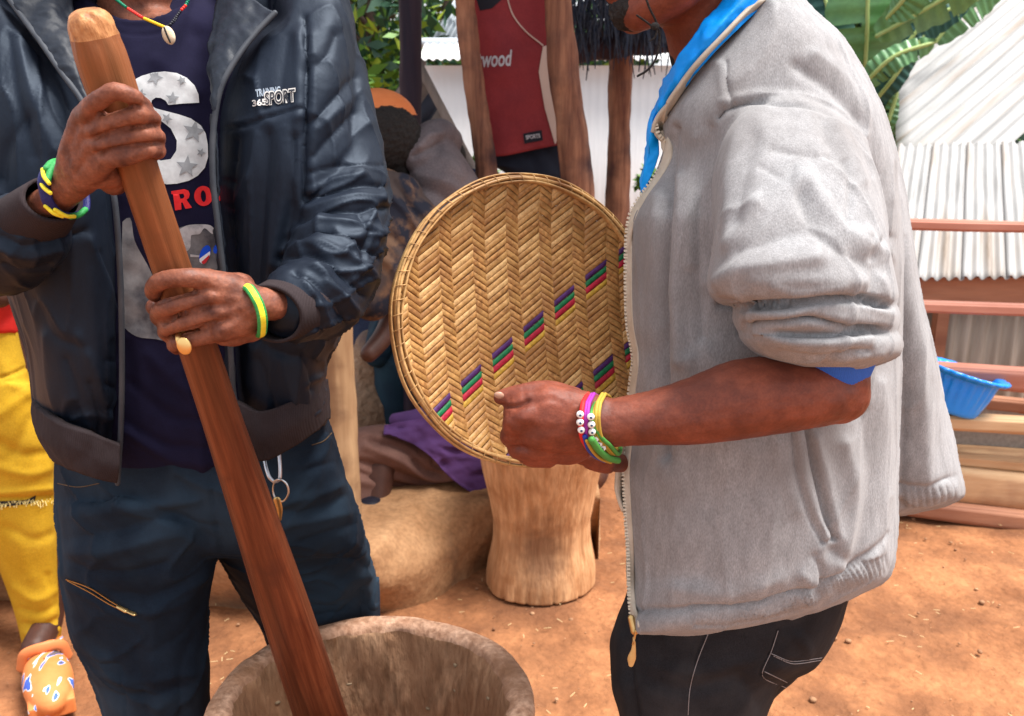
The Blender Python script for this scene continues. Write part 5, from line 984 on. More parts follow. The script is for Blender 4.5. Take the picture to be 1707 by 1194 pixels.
ZINC = M('silver_sheet', (.42, .47, .52), (.55, .60, .64), scale=8, rough=.5, bump=.2, metal=.2)
GDARK = M('dark_corrugated_sheet', (.03, .04, .06), (.06, .07, .10), scale=8, rough=.7, bump=.3)
sh = thing('white_shed', 'white corrugated metal shed seen between the hut posts', 'shed', W(900, 500, 5.2) * np.array((1, 1, 0)))
a0, a1 = W(704, 103, 5.2), W(1180, 103, 5.2); part('wall', corr(np.array((a0[0], 5.2, 0)), (a1[0] - a0[0], 0, 0), (0, 0, a0[2] - .02), 34, .0012, nb=3), WHITE, sh)
r0 = W(698, 99, 5.12); r1 = W(1190, 99, 5.12); t0 = W(698, 72, 5.5); part('roof', corr(r0, r1 - r0, (0, t0[1] - r0[1], t0[2] - r0[2]), 36, .006, nb=3), WHITE, sh); part('ridge_cap', wtube(np.array([t0, t0 + (r1 - r0)]), .03, 10, 8, smooth=False), ZINC, sh)
s_ = thing('small_zinc_roof', 'narrow silver corrugated roof end above the white shed', 'roof', W(745, 70, 6.2)); a, b, c = W(718, 70, 6.0), W(772, 70, 6.0), W(790, -60, 6.6)
part('sheet', corr(a, b - a, c - a, 6, .012, nb=3), ZINC, s_)
GB_ = M('grey_weathered_board', (.20, .17, .15), (.34, .30, .27), scale=14, rough=.85, bump=.6, stretch=(1, 1, .2))
ga = thing('lean_to', 'dark corrugated lean-to with a grey sloping edge board behind the seated person', 'lean-to', W(700, 600, 4.0) * np.array((1, 1, 0)))
def bar(p, q, w, h=None): 
    h = h or w; p, q = np.asarray(p, float), np.asarray(q, float); d = norm(q - p); s1 = norm(np.cross(d, (0, 1, 0))); s2 = np.cross(s1, d); V = np.array([e + s1 * w * i + s2 * h * j for e in (p, q) for i, j in ((-.5, -.5), (.5, -.5), (.5, .5), (-.5, .5))])
    return V, [(0, 1, 2, 3), (4, 7, 6, 5), (0, 4, 5, 1), (1, 5, 6, 2), (2, 6, 7, 3), (3, 7, 4, 0)]
part('edge_board', bar(W(694, 100, 3.98), W(835, 370, 3.98), .035), GB_, ga); part('edge_board', bar(W(706, 100, 4.0), W(612, 235, 4.0), .035), GB_, ga)
for i in range(9):                                                                   # roof sheets seen from inside
    p0 = W(700 + i * 13.0, 112 + i * 25, 4.04 + .001 * i); p1 = W(608 + i * 20, 245 + i * 18, 4.25)
    part('roof_sheet', bar(p0, p1, .055, .012), GB_ if i % 2 else GDARK, ga)
part('back_panel', (np.vstack([W([698, 600, 600, 880], [112, 240, 420, 420], 4.3), W([698, 600, 600, 880], [112, 240, 420, 420], 4.33)]), [(0, 1, 2, 3), (7, 6, 5, 4), (0, 4, 5, 1), (1, 5, 6, 2), (2, 6, 7, 3), (3, 7, 4, 0)]), GDARK, ga, smooth=False)

# ------------------------------------------------------------------ hanging clothes
REDC = M('shaded_red_jersey', (.17, .018, .024), (.25, .030, .034), scale=5, rough=.75, bump=.4, bscale=60, bdist=.003, fine=(300, .12))  # shade and haze over the jersey are put into this duller red
je = thing('sleeveless_jersey', 'red sleeveless sports jersey in shade-darkened colour with a script name hanging between two posts', 'jersey', W(865, 240, 2.98))
V, F = sheet([[(780, -40, 2.97), (830, -30, 2.95), (880, -30, 2.97), (945, -40, 2.97)], [(785, 80, 2.96), (840, 85, 2.93), (890, 80, 2.96), (945, 70, 2.97)], [(790, 170, 2.97), (850, 175, 2.95), (900, 165, 2.97), (950, 160, 2.98)], [(808, 262, 2.98), (840, 260, 2.96), (890, 250, 2.97), (952, 238, 2.98)]], .006, 70, 60, lump=.004, seed=231, freq=6)
Fq = grid_faces(60, 70, wrap=False); n = len(V) // 2; fr_ = sculpt(V[:n], Fq, [([(915, 70), (880, 130), (830, 150)], 7, -16), ([(925, 85), (890, 145), (835, 165)], 8, 14), ([(905, 120), (870, 170), (815, 190)], 8, -14), ([(880, 190), (870, 250)], 12, 9), ([(840, 20), (835, 80)], 12, 8), ([(910, 180), (922, 240)], 8, -9)]) if True else V[:n]
V[:n] = fr_; part('jersey_cloth', (V, F), REDC, je); JB_ = bvh(V, F)
SILV = M('silver_script', (.42, .42, .45), rough=.6, bump=0); BLKP = M('black_patch', (.012, .012, .02), rough=.7, bump=0); CRP = M('cream_side_panel', (.50, .38, .32), (.56, .44, .38), scale=9, rough=.8)
part('lettering', text_print('twood', JB_, 797, 113, 58, 27, R(3), .25, .003, .02, 5), SILV, je)
part('patch', decal([[(872, 223), (903, 217), (905, 234), (874, 240)]], JB_, .003, 5), BLKP, je); part('lettering', text_print('SPORTS', JB_, 877, 233, 24, 7, R(8), 0, .005, .03, 5), SILV, je)
part('side_panel', decal([[(905, 78), (922, 72), (932, 120), (936, 180), (948, 236), (926, 244), (908, 180), (898, 120)]], JB_, .003, 8), CRP, je)
part('neck_trim', decal([[(792, -8), (835, -20), (838, -2), (820, 14), (800, 18)]], JB_, .003, 6), BLKP, je)
part('piping', wtube(along([(845, -5), (855, 25), (872, 48), (905, 76)], JB_, .003), .0022, 6, 40), CRP, je)
V, F = sheet([[(808, 250, 3.03), (850, 255, 3.01), (900, 245, 3.02), (945, 230, 3.03)], [(815, 276, 3.02), (850, 278, 3.0), (900, 288, 3.01), (945, 290, 3.03)], [(818, 274, 3.06), (850, 296, 3.04), (900, 330, 3.04), (945, 330, 3.05)]], .006, 50, 30, lump=.006, seed=233, freq=8)
piece('dark_shorts', (V, F), M('navy_black_cloth', (.010, .014, .026), rough=.85, bump=.4), 'navy black shorts hanging under the red jersey', 'shorts')

def lumpy_pair(V, F): return lumpy(V, F, .004, 14, 77), F
# ------------------------------------------------------------------ people behind
JKT = M('grey_brown_jacket', (.09, .074, .08), (.16, .132, .135), scale=6, rough=.8, bump=.6, bscale=30, bdist=.006, fine=(200, .15))
CAMO = M('brown_camouflage', (.016, .018, .030), (.16, .09, .055), scale=9, rough=.85, bump=.5, lo=.47, hi=.56, c3=(.07, .05, .045), s3=12, t3=(.5, .58))
PURP = M('purple_cloth', (.06, .024, .095), (.10, .042, .15), scale=7, rough=.85, bump=.5, bscale=40, bdist=.004)
BRTR = M('brown_trousers', (.10, .048, .038), (.18, .092, .07), scale=7, rough=.9, bump=.5, bscale=50, bdist=.003, fine=(300, .14))
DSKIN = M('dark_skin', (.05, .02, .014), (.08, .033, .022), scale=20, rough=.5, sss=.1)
p1 = thing('person', 'seated person in orange cap, grey-brown jacket, purple shirt and brown trousers in the hut', 'person', W(720, 900, 2.75) * np.array((1, 1, 0)) + np.array((0, 0, .2)))
hd, ey, hr = head_parts(W(628, 235, 2.72), (-1, -.2, -.25), 1.0)
V, F = fuse(hd + [ptube([(650, 250, 2.74, 28), (690, 310, 2.76, 32), (740, 420, 2.78, 60), (800, 700, 2.78, 60)]), ptube([(800, 740, 2.74, 40), (640, 760, 2.62, 30), (622, 880, 2.5, 20)]), ptube([(720, 320, 2.66, 30), (680, 440, 2.60, 24), (640, 560, 2.50, 18), (615, 590, 2.45, 15)])], .006, 3)
part('body', (V, F), DSKIN, p1); part('eye', ey[0], EYE, p1); part('eye', ey[1], EYE, p1)
V, F = fuse([blob(W(640, 232, 2.665), (.112, .080, .100), 30), blob(W(662, 275, 2.70), (.06, .075, .075), 20)], .005, 2); part('hair', (lumpy(V, F, .004, 60, 5), F), HAIR, p1)
V, F = fuse([blob(W(630, 206, 2.72), (.118, .104, .100), 32), box(W(560, 222, 2.68), (.14, .15, .012), Matrix.Rotation(R(12), 3, 'Y'))], .004, 4); V = V[:]; keepz = W(634, 158, 2.72)[2]
lowv = V[:, 2] < keepz - .055; V[:, 2] = np.where(lowv, keepz - .055 + (V[:, 2] - keepz + .055) * .05, V[:, 2]); part('orange_cap', (V, F), M('orange_cap_cloth', (.62, .17, .05), (.72, .23, .08), scale=9, rough=.8, bump=.4), p1)
V, F = fuse([loft([(215, 700, 735, 2.70, 2.86), (250, 690, 765, 2.66, 2.92), (300, 680, 798, 2.62, 2.96), (360, 690, 822, 2.60, 2.98), (500, 715, 850, 2.60, 3.0), (640, 720, 870, 2.60, 3.0), (700, 730, 870, 2.62, 3.0)], seg=50, nr=60), ptube([(700, 262, 2.66, 30), (714, 232, 2.70, 27), (734, 222, 2.76, 24), (748, 235, 2.82, 24)]), ptube([(732, 300, 2.68, 50), (706, 380, 2.63, 48), (690, 450, 2.58, 42)])], .006, 4)
V = sculpt(V, F, [([(690, 260), (712, 250), (735, 240)], 5, -12), ([(700, 245), (715, 228), (735, 222)], 6, 10), ([(690, 310), (740, 330), (770, 400)], 10, -12), ([(700, 290), (755, 310), (790, 380)], 10, 10), ([(680, 330), (720, 400), (735, 470)], 8, -10), ([(740, 260), (790, 320)], 9, 6)])
part('jacket', (V, F), JKT, p1)
V, F = fuse([ptube([(665, 330, 2.56, 42), (650, 420, 2.50, 44), (620, 500, 2.46, 36)]), ptube([(640, 320, 2.58, 40), (690, 380, 2.56, 50), (720, 440, 2.6, 40)])], .006, 4)
V = sculpt(V, F, [([(655, 300), (690, 350), (720, 380)], 6, -12), ([(645, 320), (680, 360), (705, 400)], 6, 12), ([(620, 380), (660, 400), (690, 440)], 8, -10), ([(610, 420), (650, 440), (670, 480)], 8, 8)])
part('camouflage_sleeve', (V, F), CAMO, p1)
V, F = fuse([ptube([(850, 775, 2.80, 66), (760, 768, 2.74, 62), (680, 762, 2.68, 55), (610, 758, 2.62, 47), (585, 765, 2.60, 44)], n=40), ptube([(590, 765, 2.60, 42), (606, 840, 2.55, 34), (622, 905, 2.50, 28)]), ptube([(850, 790, 2.92, 60), (640, 775, 2.85, 48), (640, 900, 2.8, 28)])], .006, 4)
V = sculpt(V, F, [([(600, 770), (660, 790), (740, 812), (810, 800)], 7, -16), ([(610, 745), (670, 770), (720, 800), (800, 785)], 8, 14), ([(620, 735), (680, 755), (700, 780), (740, 795)], 6, -14), ([(595, 800), (650, 815), (740, 830)], 8, 10), ([(592, 785), (640, 803), (720, 822)], 5, -12), ([(600, 725), (640, 735), (690, 760)], 8, 8), ([(720, 745), (722, 775), (740, 782)], 3, -8)])
part('trousers', (V, F), BRTR, p1)
part('shoe', fuse([ptube([(618, 860, 2.5, 34), (625, 930, 2.47, 30)]), ptube([(600, 940, 2.42, 22), (640, 935, 2.45, 26)])], .006, 3), NB['k'], p1)
V, F = sheet([[(640, 708, 2.60), (690, 700, 2.60), (740, 690, 2.6), (800, 700, 2.62), (870, 730, 2.66)], [(640, 722, 2.575), (700, 740, 2.57), (745, 770, 2.575), (790, 800, 2.60), (850, 815, 2.66)], [(650, 722, 2.575), (710, 755, 2.565), (755, 800, 2.57), (800, 828, 2.60), (860, 830, 2.66)]], .008, 80, 40, lump=.010, seed=241, freq=8)
n = len(V) // 2; V[:n] = sculpt(V[:n], grid_faces(40, 80, wrap=False), [([(650, 712), (700, 722), (740, 748), (800, 760)], 6, 18), ([(690, 705), (720, 735), (770, 745)], 5, -16), ([(700, 745), (745, 758), (820, 765)], 5, -16), ([(740, 775), (770, 795), (810, 790)], 6, 14), ([(730, 755), (760, 800), (790, 815)], 5, 10)], clip=-1)
part('purple_shirt', (V, F), PURP, p1)
part('purple_shirt', fuse([ptube([(780, 640, 2.74, 55), (760, 700, 2.68, 50), (700, 705, 2.66, 26), (660, 700, 2.68, 12)])], .006, 4), PURP, p1)
NAVYC = M('dark_teal_cloth', (.008, .022, .042), (.014, .045, .07), scale=6, rough=.85, bump=.5)
p2 = thing('person', 'crouching person in dark blue and teal clothes half hidden behind the woven tray', 'person', W(700, 800, 3.3) * np.array((1, 1, 0)) + np.array((0, 0, .22)))
hd, ey, hr = head_parts(W(730, 300, 3.35), (-1, -.1, -.3), .95); part('body', fuse(hd + [ptube([(735, 330, 3.37, 30), (745, 450, 3.38, 55), (740, 640, 3.36, 60)])], .008, 3), DSKIN, p2)
part('eye', ey[0], EYE, p2); part('eye', ey[1], EYE, p2); part('hair', fuse(hr, .008, 2), HAIR, p2)
V, F = fuse([loft([(350, 700, 780, 3.25, 3.5), (450, 660, 800, 3.2, 3.55), (560, 650, 800, 3.18, 3.55), (700, 660, 800, 3.18, 3.5)], seg=40, nr=30), ptube([(690, 400, 3.2, 40), (650, 520, 3.12, 30), (630, 590, 3.05, 24)])], .008, 4); V = sculpt(V, F, [([(622, 560), (650, 500), (680, 440)], 6, 12), ([(640, 580), (670, 510), (690, 450)], 8, -16)]); part('jacket', (V, F), NAVYC, p2)
V, F = fuse([ptube([(740, 660, 3.3, 50), (665, 600, 3.1, 42), (660, 700, 3.1, 30), (665, 740, 3.1, 28)])], .008, 4); part('trousers', (V, F), NAVYC, p2)
SACK = M('sandy_sack', (.20, .13, .085), (.34, .23, .15), scale=16, rough=.95, bump=1, bscale=40, bdist=.02, c3=(.07, .065, .09), s3=8, t3=(.5, .72))
V, F = fuse([pblob(620, 610, 3.15, 34, 62, 40), pblob(612, 690, 3.12, 52, 70, 50)], .008, 5); piece('sack', (V + vnormals(V, F) * (wav(V, 9, 251) * .006)[:, None], F), SACK, 'sandy brown filled sack in the hut beside the pale post', 'sack')

# yellow trousers, far left
YEL = M('yellow_denim', (.46, .26, .008), (.56, .34, .02), scale=7, rough=.85, bump=.5, bscale=60, bdist=.002, fine=(300, .12))
p3 = thing('person', 'person at the left edge in ripped yellow trousers, red top and orange clog', 'person', (-1.28, 2.15, 0))
hd, ey, hr = head_parts((-1.36, 2.12, 1.62), (.1, -1, 0)); A_ = [wtube([(-1.36, 2.13, 1.5), (-1.36, 2.14, 1.3), (-1.34, 2.14, 1.0)], [.06, .13, .12]), wtube([(-1.53, 2.12, 1.4), (-1.6, 2.1, 1.1), (-1.55, 1.98, .9)], [.05, .04, .03]), wtube([(-1.19, 2.12, 1.4), (-1.14, 2.14, 1.1), (-1.16, 2.0, .95)], [.05, .04, .03]), wtube([(-1.25, 2.12, .9), (-1.2, 2.1, .5), (-1.20, 2.08, .08), (-1.2, 2.0, .05)], [.08, .05, .035, .035]), wtube([(-1.48, 2.12, .9), (-1.5, 2.1, .5), (-1.52, 2.1, .05)], [.08, .05, .035])]
part('body', fuse(hd + A_, .008, 3), DSKIN, p3); part('eye', ey[0], EYE, p3); part('eye', ey[1], EYE, p3); part('hair', fuse(hr, .008, 2), HAIR, p3)
V, F = fuse([loft([(180, -230, 10, 2.0, 2.25), (300, -250, 20, 1.98, 2.28), (480, -240, 14, 1.98, 2.28), (520, -235, 28, 1.98, 2.28), (556, -230, 36, 1.98, 2.28)], seg=50, nr=40), wtube([(-1.53, 2.12, 1.38), (-1.6, 2.1, 1.15)], .07), wtube([(-1.19, 2.13, 1.38), (-1.14, 2.14, 1.15)], .065)], .008, 3)
V = sculpt(V, F, [([(0, 540), (30, 520)], 6, -6), ([(0, 515), (20, 500)], 6, 5)]); part('red_top', (V, F), M('bright_red_top', (.55, .015, .012), (.65, .03, .02), scale=8, rough=.8, bump=.4), p3)
V, F = fuse([loft([(535, -225, 30, 2.0, 2.26), (600, -225, 44, 1.99, 2.26), (700, -225, 72, 1.98, 2.24), (760, -225, 86, 2.0, 2.22)], seg=50, nr=30), loft([(640, -80, 60, 2.0, 2.24), (700, -75, 74, 1.99, 2.23), (770, -66, 90, 2.0, 2.22), (826, -55, 93, 2.01, 2.21)], seg=50, nr=30),
     loft([(700, -250, -70, 2.0, 2.24), (900, -240, -100, 2.02, 2.2), (1060, -220, -110, 2.04, 2.18)], seg=40, nr=30), loft([(830, -52, 92, 2.013, 2.208), (842, -48, 92, 2.015, 2.205), (900, -22, 95, 2.02, 2.19), (960, 2, 97, 2.03, 2.18), (1010, 20, 100, 2.03, 2.165), (1050, 31, 103, 2.035, 2.16), (1074, 36, 98, 2.04, 2.15)], seg=50, nr=40), ptube([(10, 800, 2.11, 50), (22, 870, 2.11, 50)])], .005, 3)
V = sculpt(V, F, [([(0, 630), (30, 620), (45, 612)], 3, -6), ([(0, 690), (40, 660)], 10, 5), ([(-10, 834), (40, 834), (90, 828)], 5, -10), ([(-10, 822), (90, 814)], 5, 4), ([(30, 900), (50, 960)], 12, 4), ([(35, 1040), (70, 1045), (100, 1030)], 5, -5), ([(35, 1055), (70, 1060), (100, 1048)], 5, 4), ([(50, 700), (20, 760)], 9, -4), ([(80, 960), (92, 1000)], 6, -4), ([(-5, 590), (25, 640), (60, 660)], 10, 6), ([(0, 740), (40, 760), (80, 755)], 9, -6), ([(0, 780), (50, 790), (86, 780)], 9, 6), ([(10, 880), (60, 900), (90, 890)], 8, -4), ([(25, 980), (60, 1000), (95, 985)], 8, 5), ([(30, 1015), (65, 1022), (98, 1008)], 6, -5)])
yt = part('yellow_trousers', (V, F), YEL, p3); YT = bvh(V, F)
rp = []
for i in range(34):
    x = -6 + i * 2.9; y = 838 - .05 * x; q = drop(YT, x, y + random.uniform(-3, 3), .003)
    if q is not None: rp.append(wtube([q, q + np.array((random.uniform(-.004, .006), -.003, random.uniform(-.016, -.004)))], .0012, 5, 4))
part('frayed_threads', merge(rp), M('pale_yellow_thread', (.75, .62, .25), rough=.9, bump=0), yt, kind='stuff')
part('knee_rip', decal([smoothpoly([(-10, 836), (20, 835), (45, 833), (60, 826), (58, 834), (30, 842), (-10, 846)])], YT, .002, 6), HAIR, yt)
CLOG = M('painted_orange_clog', (.62, .19, .055), (.70, .24, .08), scale=20, rough=.5, bump=.2)
nt = CLOG.node_tree; bb = nt.nodes['Principled BSDF']; src = bb.inputs['Base Color'].links[0].from_socket; tc = nt.nodes.new('ShaderNodeTexCoord'); L = nt.links.new
mp = nd(nt, 'ShaderNodeMapping'); mp.inputs['Scale'].default_value = (30, 7, 14); mp.inputs['Rotation'].default_value = (0, 0, .25); L(tc.outputs['Object'], mp.inputs[0])
nn = nd(nt, 'ShaderNodeTexNoise'); nn.inputs['Scale'].default_value = 1.6; nn.inputs['Detail'].default_value = 1; L(mp.outputs[0], nn.inputs[0]); rr = nd(nt, 'ShaderNodeValToRGB'); rr.color_ramp.interpolation = 'CONSTANT'
e = rr.color_ramp.elements; e[0].position = 0; e[0].color = (.05, .12, .55, 1); e[1].position = .34; e[1].color = (.75, .78, .8, 1); q = e.new(.37); q.color = (0, 0, 0, 0); q = e.new(.64); q.color = (.75, .78, .8, 1); q = e.new(.655); q.color = (.06, .16, .6, 1); q = e.new(.69); q.color = (.12, .10, .1, 1)
L(nn.outputs['Fac'], rr.inputs[0]); mxx = nd(nt, 'ShaderNodeMix', data_type='RGBA'); L(rr.outputs['Alpha'], mxx.inputs[0]); L(src, mxx.inputs[6]); L(rr.outputs[0], mxx.inputs[7]); L(mxx.outputs[2], bb.inputs['Base Color'])
def clog(hx, hy, tx, ty):
    h = np.array((hx, hy, 0.)); d = np.array((tx, ty, 0.)) - h; Ld = np.linalg.norm(d); d = d / Ld; s = np.array((-d[1], d[0], 0)); Rm = np.stack([s, d, (0, 0, 1)], 1)
    V, F = fuse([blob(h + d * Ld * .66 + np.array((0, 0, .038)), (.056, Ld * .40, .050), 32, Rm), blob(h + d * Ld * .28 + np.array((0, 0, .03)), (.040, Ld * .30, .04), 26, Rm), box(h + d * Ld * .52 + np.array((0, 0, .02)), (.098, Ld * .94, .04), Rm)], .003, 6)
    V[:, 2] = np.maximum(V[:, 2], .002); o = part('clog', (V, F), CLOG, p3)
    a0_ = h + d * Ld * .42 + np.array((0, 0, .062)); part('strap', wtube([a0_ - s * .052 - (0, 0, .02), a0_ - s * .04 + d * .01 + (0, 0, .022), a0_ + d * .02 + (0, 0, .034), a0_ + s * .04 + d * .01 + (0, 0, .022), a0_ + s * .052 - (0, 0, .02)], .0085, 12, 40, flat=(1.5, .7)), M('orange_strap', (.62, .20, .07), rough=.5, bump=.1), o)
    hs = []
    for i, (a, b) in enumerate(((-.4, .62), (0, .60), (.4, .62), (-.25, .74), (.2, .74), (0, .86), (-.5, .78), (.5, .78))):
        c = h + d * Ld * b + s * a * .05; zz = .088 - .05 * (abs(a) ** 2) - .09 * max(0, b - .66) ** 1.2; hs.append(blob(c + (0, 0, zz - .004), (.004, .004, .005), 8))
    part('vent_hole', merge(hs), HAIR, o)
t1, h1 = Wz(90, 1200, .0), Wz(72, 1085, 0); clog(h1[0], h1[1], t1[0], t1[1]); clog(h1[0] - .32, h1[1], t1[0] - .34, t1[1])

# ------------------------------------------------------------------ rack, basin and roofs on the right
PINK = M('pink_brown_rail', (.33, .115, .075), (.46, .20, .14), scale=9, rough=.6, bump=.4, stretch=(.2, 1, 1)); WDL = M('pale_plank', (.42, .24, .12), (.60, .40, .23), scale=12, rough=.75, bump=.6, bscale=40, bdist=.004, stretch=(.12, 1, 1), c3=(.24, .11, .06), s3=4, t3=(.5, .75)); WDB = M('red_brown_plank', (.24, .10, .06), (.40, .19, .11), scale=12, rough=.75, bump=.6, bscale=40, bdist=.004, stretch=(.12, 1, 1))
rk = thing('wooden_rack', 'wooden rack of rails, planks and wire mesh with a blue basin on it', 'rack', (1.6, 2.95, 0))
def rail(x0, y0a, y0b, x1, y1a, y1b, Y0, Y1, mat, depth=.05, nm='rail'):
    a, b, c, d = W(x0, y0a, Y0), W(x0, y0b, Y0), W(x1, y1a, Y1), W(x1, y1b, Y1); e = np.array((0, depth, 0)); V = np.array([a, b, c, d, a + e, b + e, c + e, d + e])
    bm = bmesh.new(); vs = [bm.verts.new(v) for v in V]
    for f in ((0, 1, 3, 2), (4, 6, 7, 5), (0, 2, 6, 4), (1, 5, 7, 3), (0, 4, 5, 1), (2, 3, 7, 6)): bm.faces.new([vs[i] for i in f])
    bmesh.ops.recalc_face_normals(bm, faces=bm.faces); bmesh.ops.subdivide_edges(bm, edges=bm.edges, cuts=3, use_grid_fill=True); bmesh.ops.bevel(bm, geom=[e_ for e_ in bm.edges if e_.calc_face_angle(0) > .5], offset=.006, segments=3, affect='EDGES')
    bm.verts.index_update(); Vv = np.array([v.co[:] for v in bm.verts]); Ff = [tuple(v.index for v in f.verts) for f in bm.faces]; bm.free(); return part(nm, (Vv + (wav(Vv, 6, int(x0 + y0a)) * .002)[:, None], Ff), mat, rk)
rail(1400, 364, 382, 1820, 374, 391, 2.85, 2.85, PINK); rail(1400, 499, 516, 1820, 514, 533, 2.85, 2.85, PINK)
rail(1400, 600, 622, 1820, 628, 668, 2.95, 2.88, PINK, .09); rail(1400, 640, 662, 1820, 680, 702, 3.05, 3.0, WDB, .05); rail(1400, 686, 708, 1820, 706, 732, 2.85, 2.82, WDL, .06)
rail(1400, 742, 758, 1820, 778, 800, 2.92, 2.84, WDL, .14, 'plank'); rail(1400, 762, 812, 1820, 802, 868, 2.90, 2.82, WDL, .05, 'plank'); rail(1400, 822, 846, 1820, 872, 905, 2.86, 2.78, WDB, .10, 'plank')
for x in (1440, 1812):
    q = W(x, 700, 2.95); part('upright', bar((q[0], 2.98, 0), (q[0], 2.98, 1.05), .06), PINK, rk, smooth=False)
MESHM = M('fine_grey_mesh', (.28, .25, .22), (.38, .35, .31), scale=60, rough=.8, bump=.8, bscale=300, bdist=.001, wave=(120, 'X', .1)); pan = []
for (ya, yb, Y0) in ((664, 692, 3.02), (712, 764, 3.0)):
    part('mesh_panel', (np.vstack([W([1400, 1820, 1820, 1400], [ya - 8, ya + 14, yb + 14, yb - 8], Y0), W([1400, 1820, 1820, 1400], [ya - 8, ya + 14, yb + 14, yb - 8], Y0 + .006)]), [(0, 1, 2, 3), (7, 6, 5, 4), (0, 4, 5, 1), (1, 5, 6, 2), (2, 6, 7, 3), (3, 7, 4, 0)]), MESHM, rk, smooth=False)
# blue basin
BLU = M('blue_plastic', (.0, .24, .85), (.0, .28, .92), scale=5, rough=.28, bump=0, spec=.6)
bc = W(1588, 690, 2.90); P_ = np.array([(.01, 0), (.070, 0), (.080, .006), (.088, .03), (.098, .065), (.106, .098), (.130, .106), (.134, .112), (.131, .116), (.108, .112), (.100, .10), (.090, .06), (.078, .012), (.01, .008)]) * (1.04, 1.28)
tt = np.r_[0, np.cumsum(np.hypot(*np.diff(P_, axis=0).T))]; tn = np.linspace(0, tt[-1], 70); PR = np.c_[pchip(tt, P_[:, 0], tn), pchip(tt, P_[:, 1], tn)]
V, F = lathe(PR, (0, 0, 0), 144); an = np.arctan2(V[:, 1], V[:, 0]); rr_ = np.hypot(V[:, 0], V[:, 1]); fl = 1 + .028 * np.cos(an * 22) * np.clip((V[:, 2] - .02) / .05, 0, 1); V[:, :2] *= fl[:, None]
V = V @ np.array(Matrix.Rotation(R(15), 3, 'Y')).T + bc + np.array((-.012, 0, .012)); piece('blue_basin', (V, F), BLU, 'bright blue fluted plastic basin resting on the wooden rack', 'basin')
piece('white_bowl', lathe([(.01, 0), (.04, 0), (.06, .02), (.068, .05), (.064, .05), (.05, .02), (.01, .01)], W(1575, 775, 3.06), 48), WHITE, 'edge of a white bowl behind the rack plank, under the blue basin', 'bowl')
# roofs
RUST = M('old_zinc_with_rust', (.25, .245, .24), (.43, .425, .42), scale=9, rough=.6, bump=.3, bscale=40, stretch=(1, .10, 1), map3=True, c3=(.17, .12, .08), s3=9, t3=(.50, .70), fine=(20, .12), metal=0)
rf = thing('zinc_roof', 'old pale corrugated zinc roof with rust streaks sloping up to the right', 'roof', W(1600, 500, 4.2) * np.array((1, 1, 0)))
P1, P2, P3 = W(1499, 402, 4.8), W(1490, 118, 6.4), W(1700, -50, 7.0); aa = P2 - P1; bb_ = (P3 - P2) * 3
for i in range(3):
    part('roof_sheet', corr(P1 + aa * (i / 3 - .01) + norm(np.cross(aa, bb_)) * .006 * i * (1 if np.cross(aa, bb_)[2] > 0 else -1), aa * .352, bb_, 4, .012, nb=30), RUST, rf)
part('edge_flashing', bar(P2 + (-.02, 0, .03), P2 + bb_ + (-.02, 0, .03), .10, .05), M('grey_green_flashing', (.13, .16, .15), (.22, .25, .24), scale=4, rough=.7), rf, smooth=False)
def to_local(o, ax, ay):
    """turn the object so that its own x and y follow the sheet"""
    ax = np.asarray(ax) - np.asarray(ay) * (np.dot(ax, ay) / np.dot(ay, ay)); x = norm(ax); z = norm(np.cross(x, ay)); y = np.cross(z, x); Mx = Matrix(np.stack([x, y, z], 1).tolist()).to_4x4(); c = sum((v.co for v in o.data.vertices), Vector()) / len(o.data.vertices); Mx.translation = c
    o.data.transform(Mx.inverted()); o.matrix_local = Mx
for o in [o for o in COL.objects if o.parent == rf]: 
    if o.name.startswith('roof_sheet'): to_local(o, aa, bb_)
E0, E1 = W(1528, 465, 3.35), W(1830, 462, 3.35); U0_, U1_ = W(1480, 350, 3.95), W(1830, 120, 4.4)
UV_ = W(1555, 240, 4.6) - W(1528, 465, 3.35)
for i in range(-1, 4):
    p = E0 + (E1 - E0) * i / 4; q = E0 + (E1 - E0) * (i + 1.06) / 4; u = p + UV_; V, F = corr(p + np.array((0, 0, .002 * i)), q - p, u - p + (0, 0, .0), 4, .009, nb=24)
    to_local(part('eave_sheet', (V, F), RUST, rf), q - p, u - p)
part('fascia', bar(W(1500, 482, 3.42), W(1830, 484, 3.42), .10, .04), WDB, rf, smooth=False)
TAN = M('tan_sheet_wall', (.30, .26, .21), (.48, .43, .36), scale=4, rough=.8, bump=.3, stretch=(6, 1, .4), c3=(.30, .15, .08), s3=3, t3=(.55, .7))
w0, w1 = W(1480, 500, 3.5), W(1850, 500, 3.5); part('wall', corr(np.array((w0[0], 3.5, 0)), (w1[0] - w0[0], 0, 0), (0, 0, w0[2]), 14, .010, nb=3), TAN, rf)
part('wall_post', bar(W(1572, 500, 3.44), np.array((W(1572, 500, 3.44)[0], 3.44, 0)), .045), WDB, rf, smooth=False)

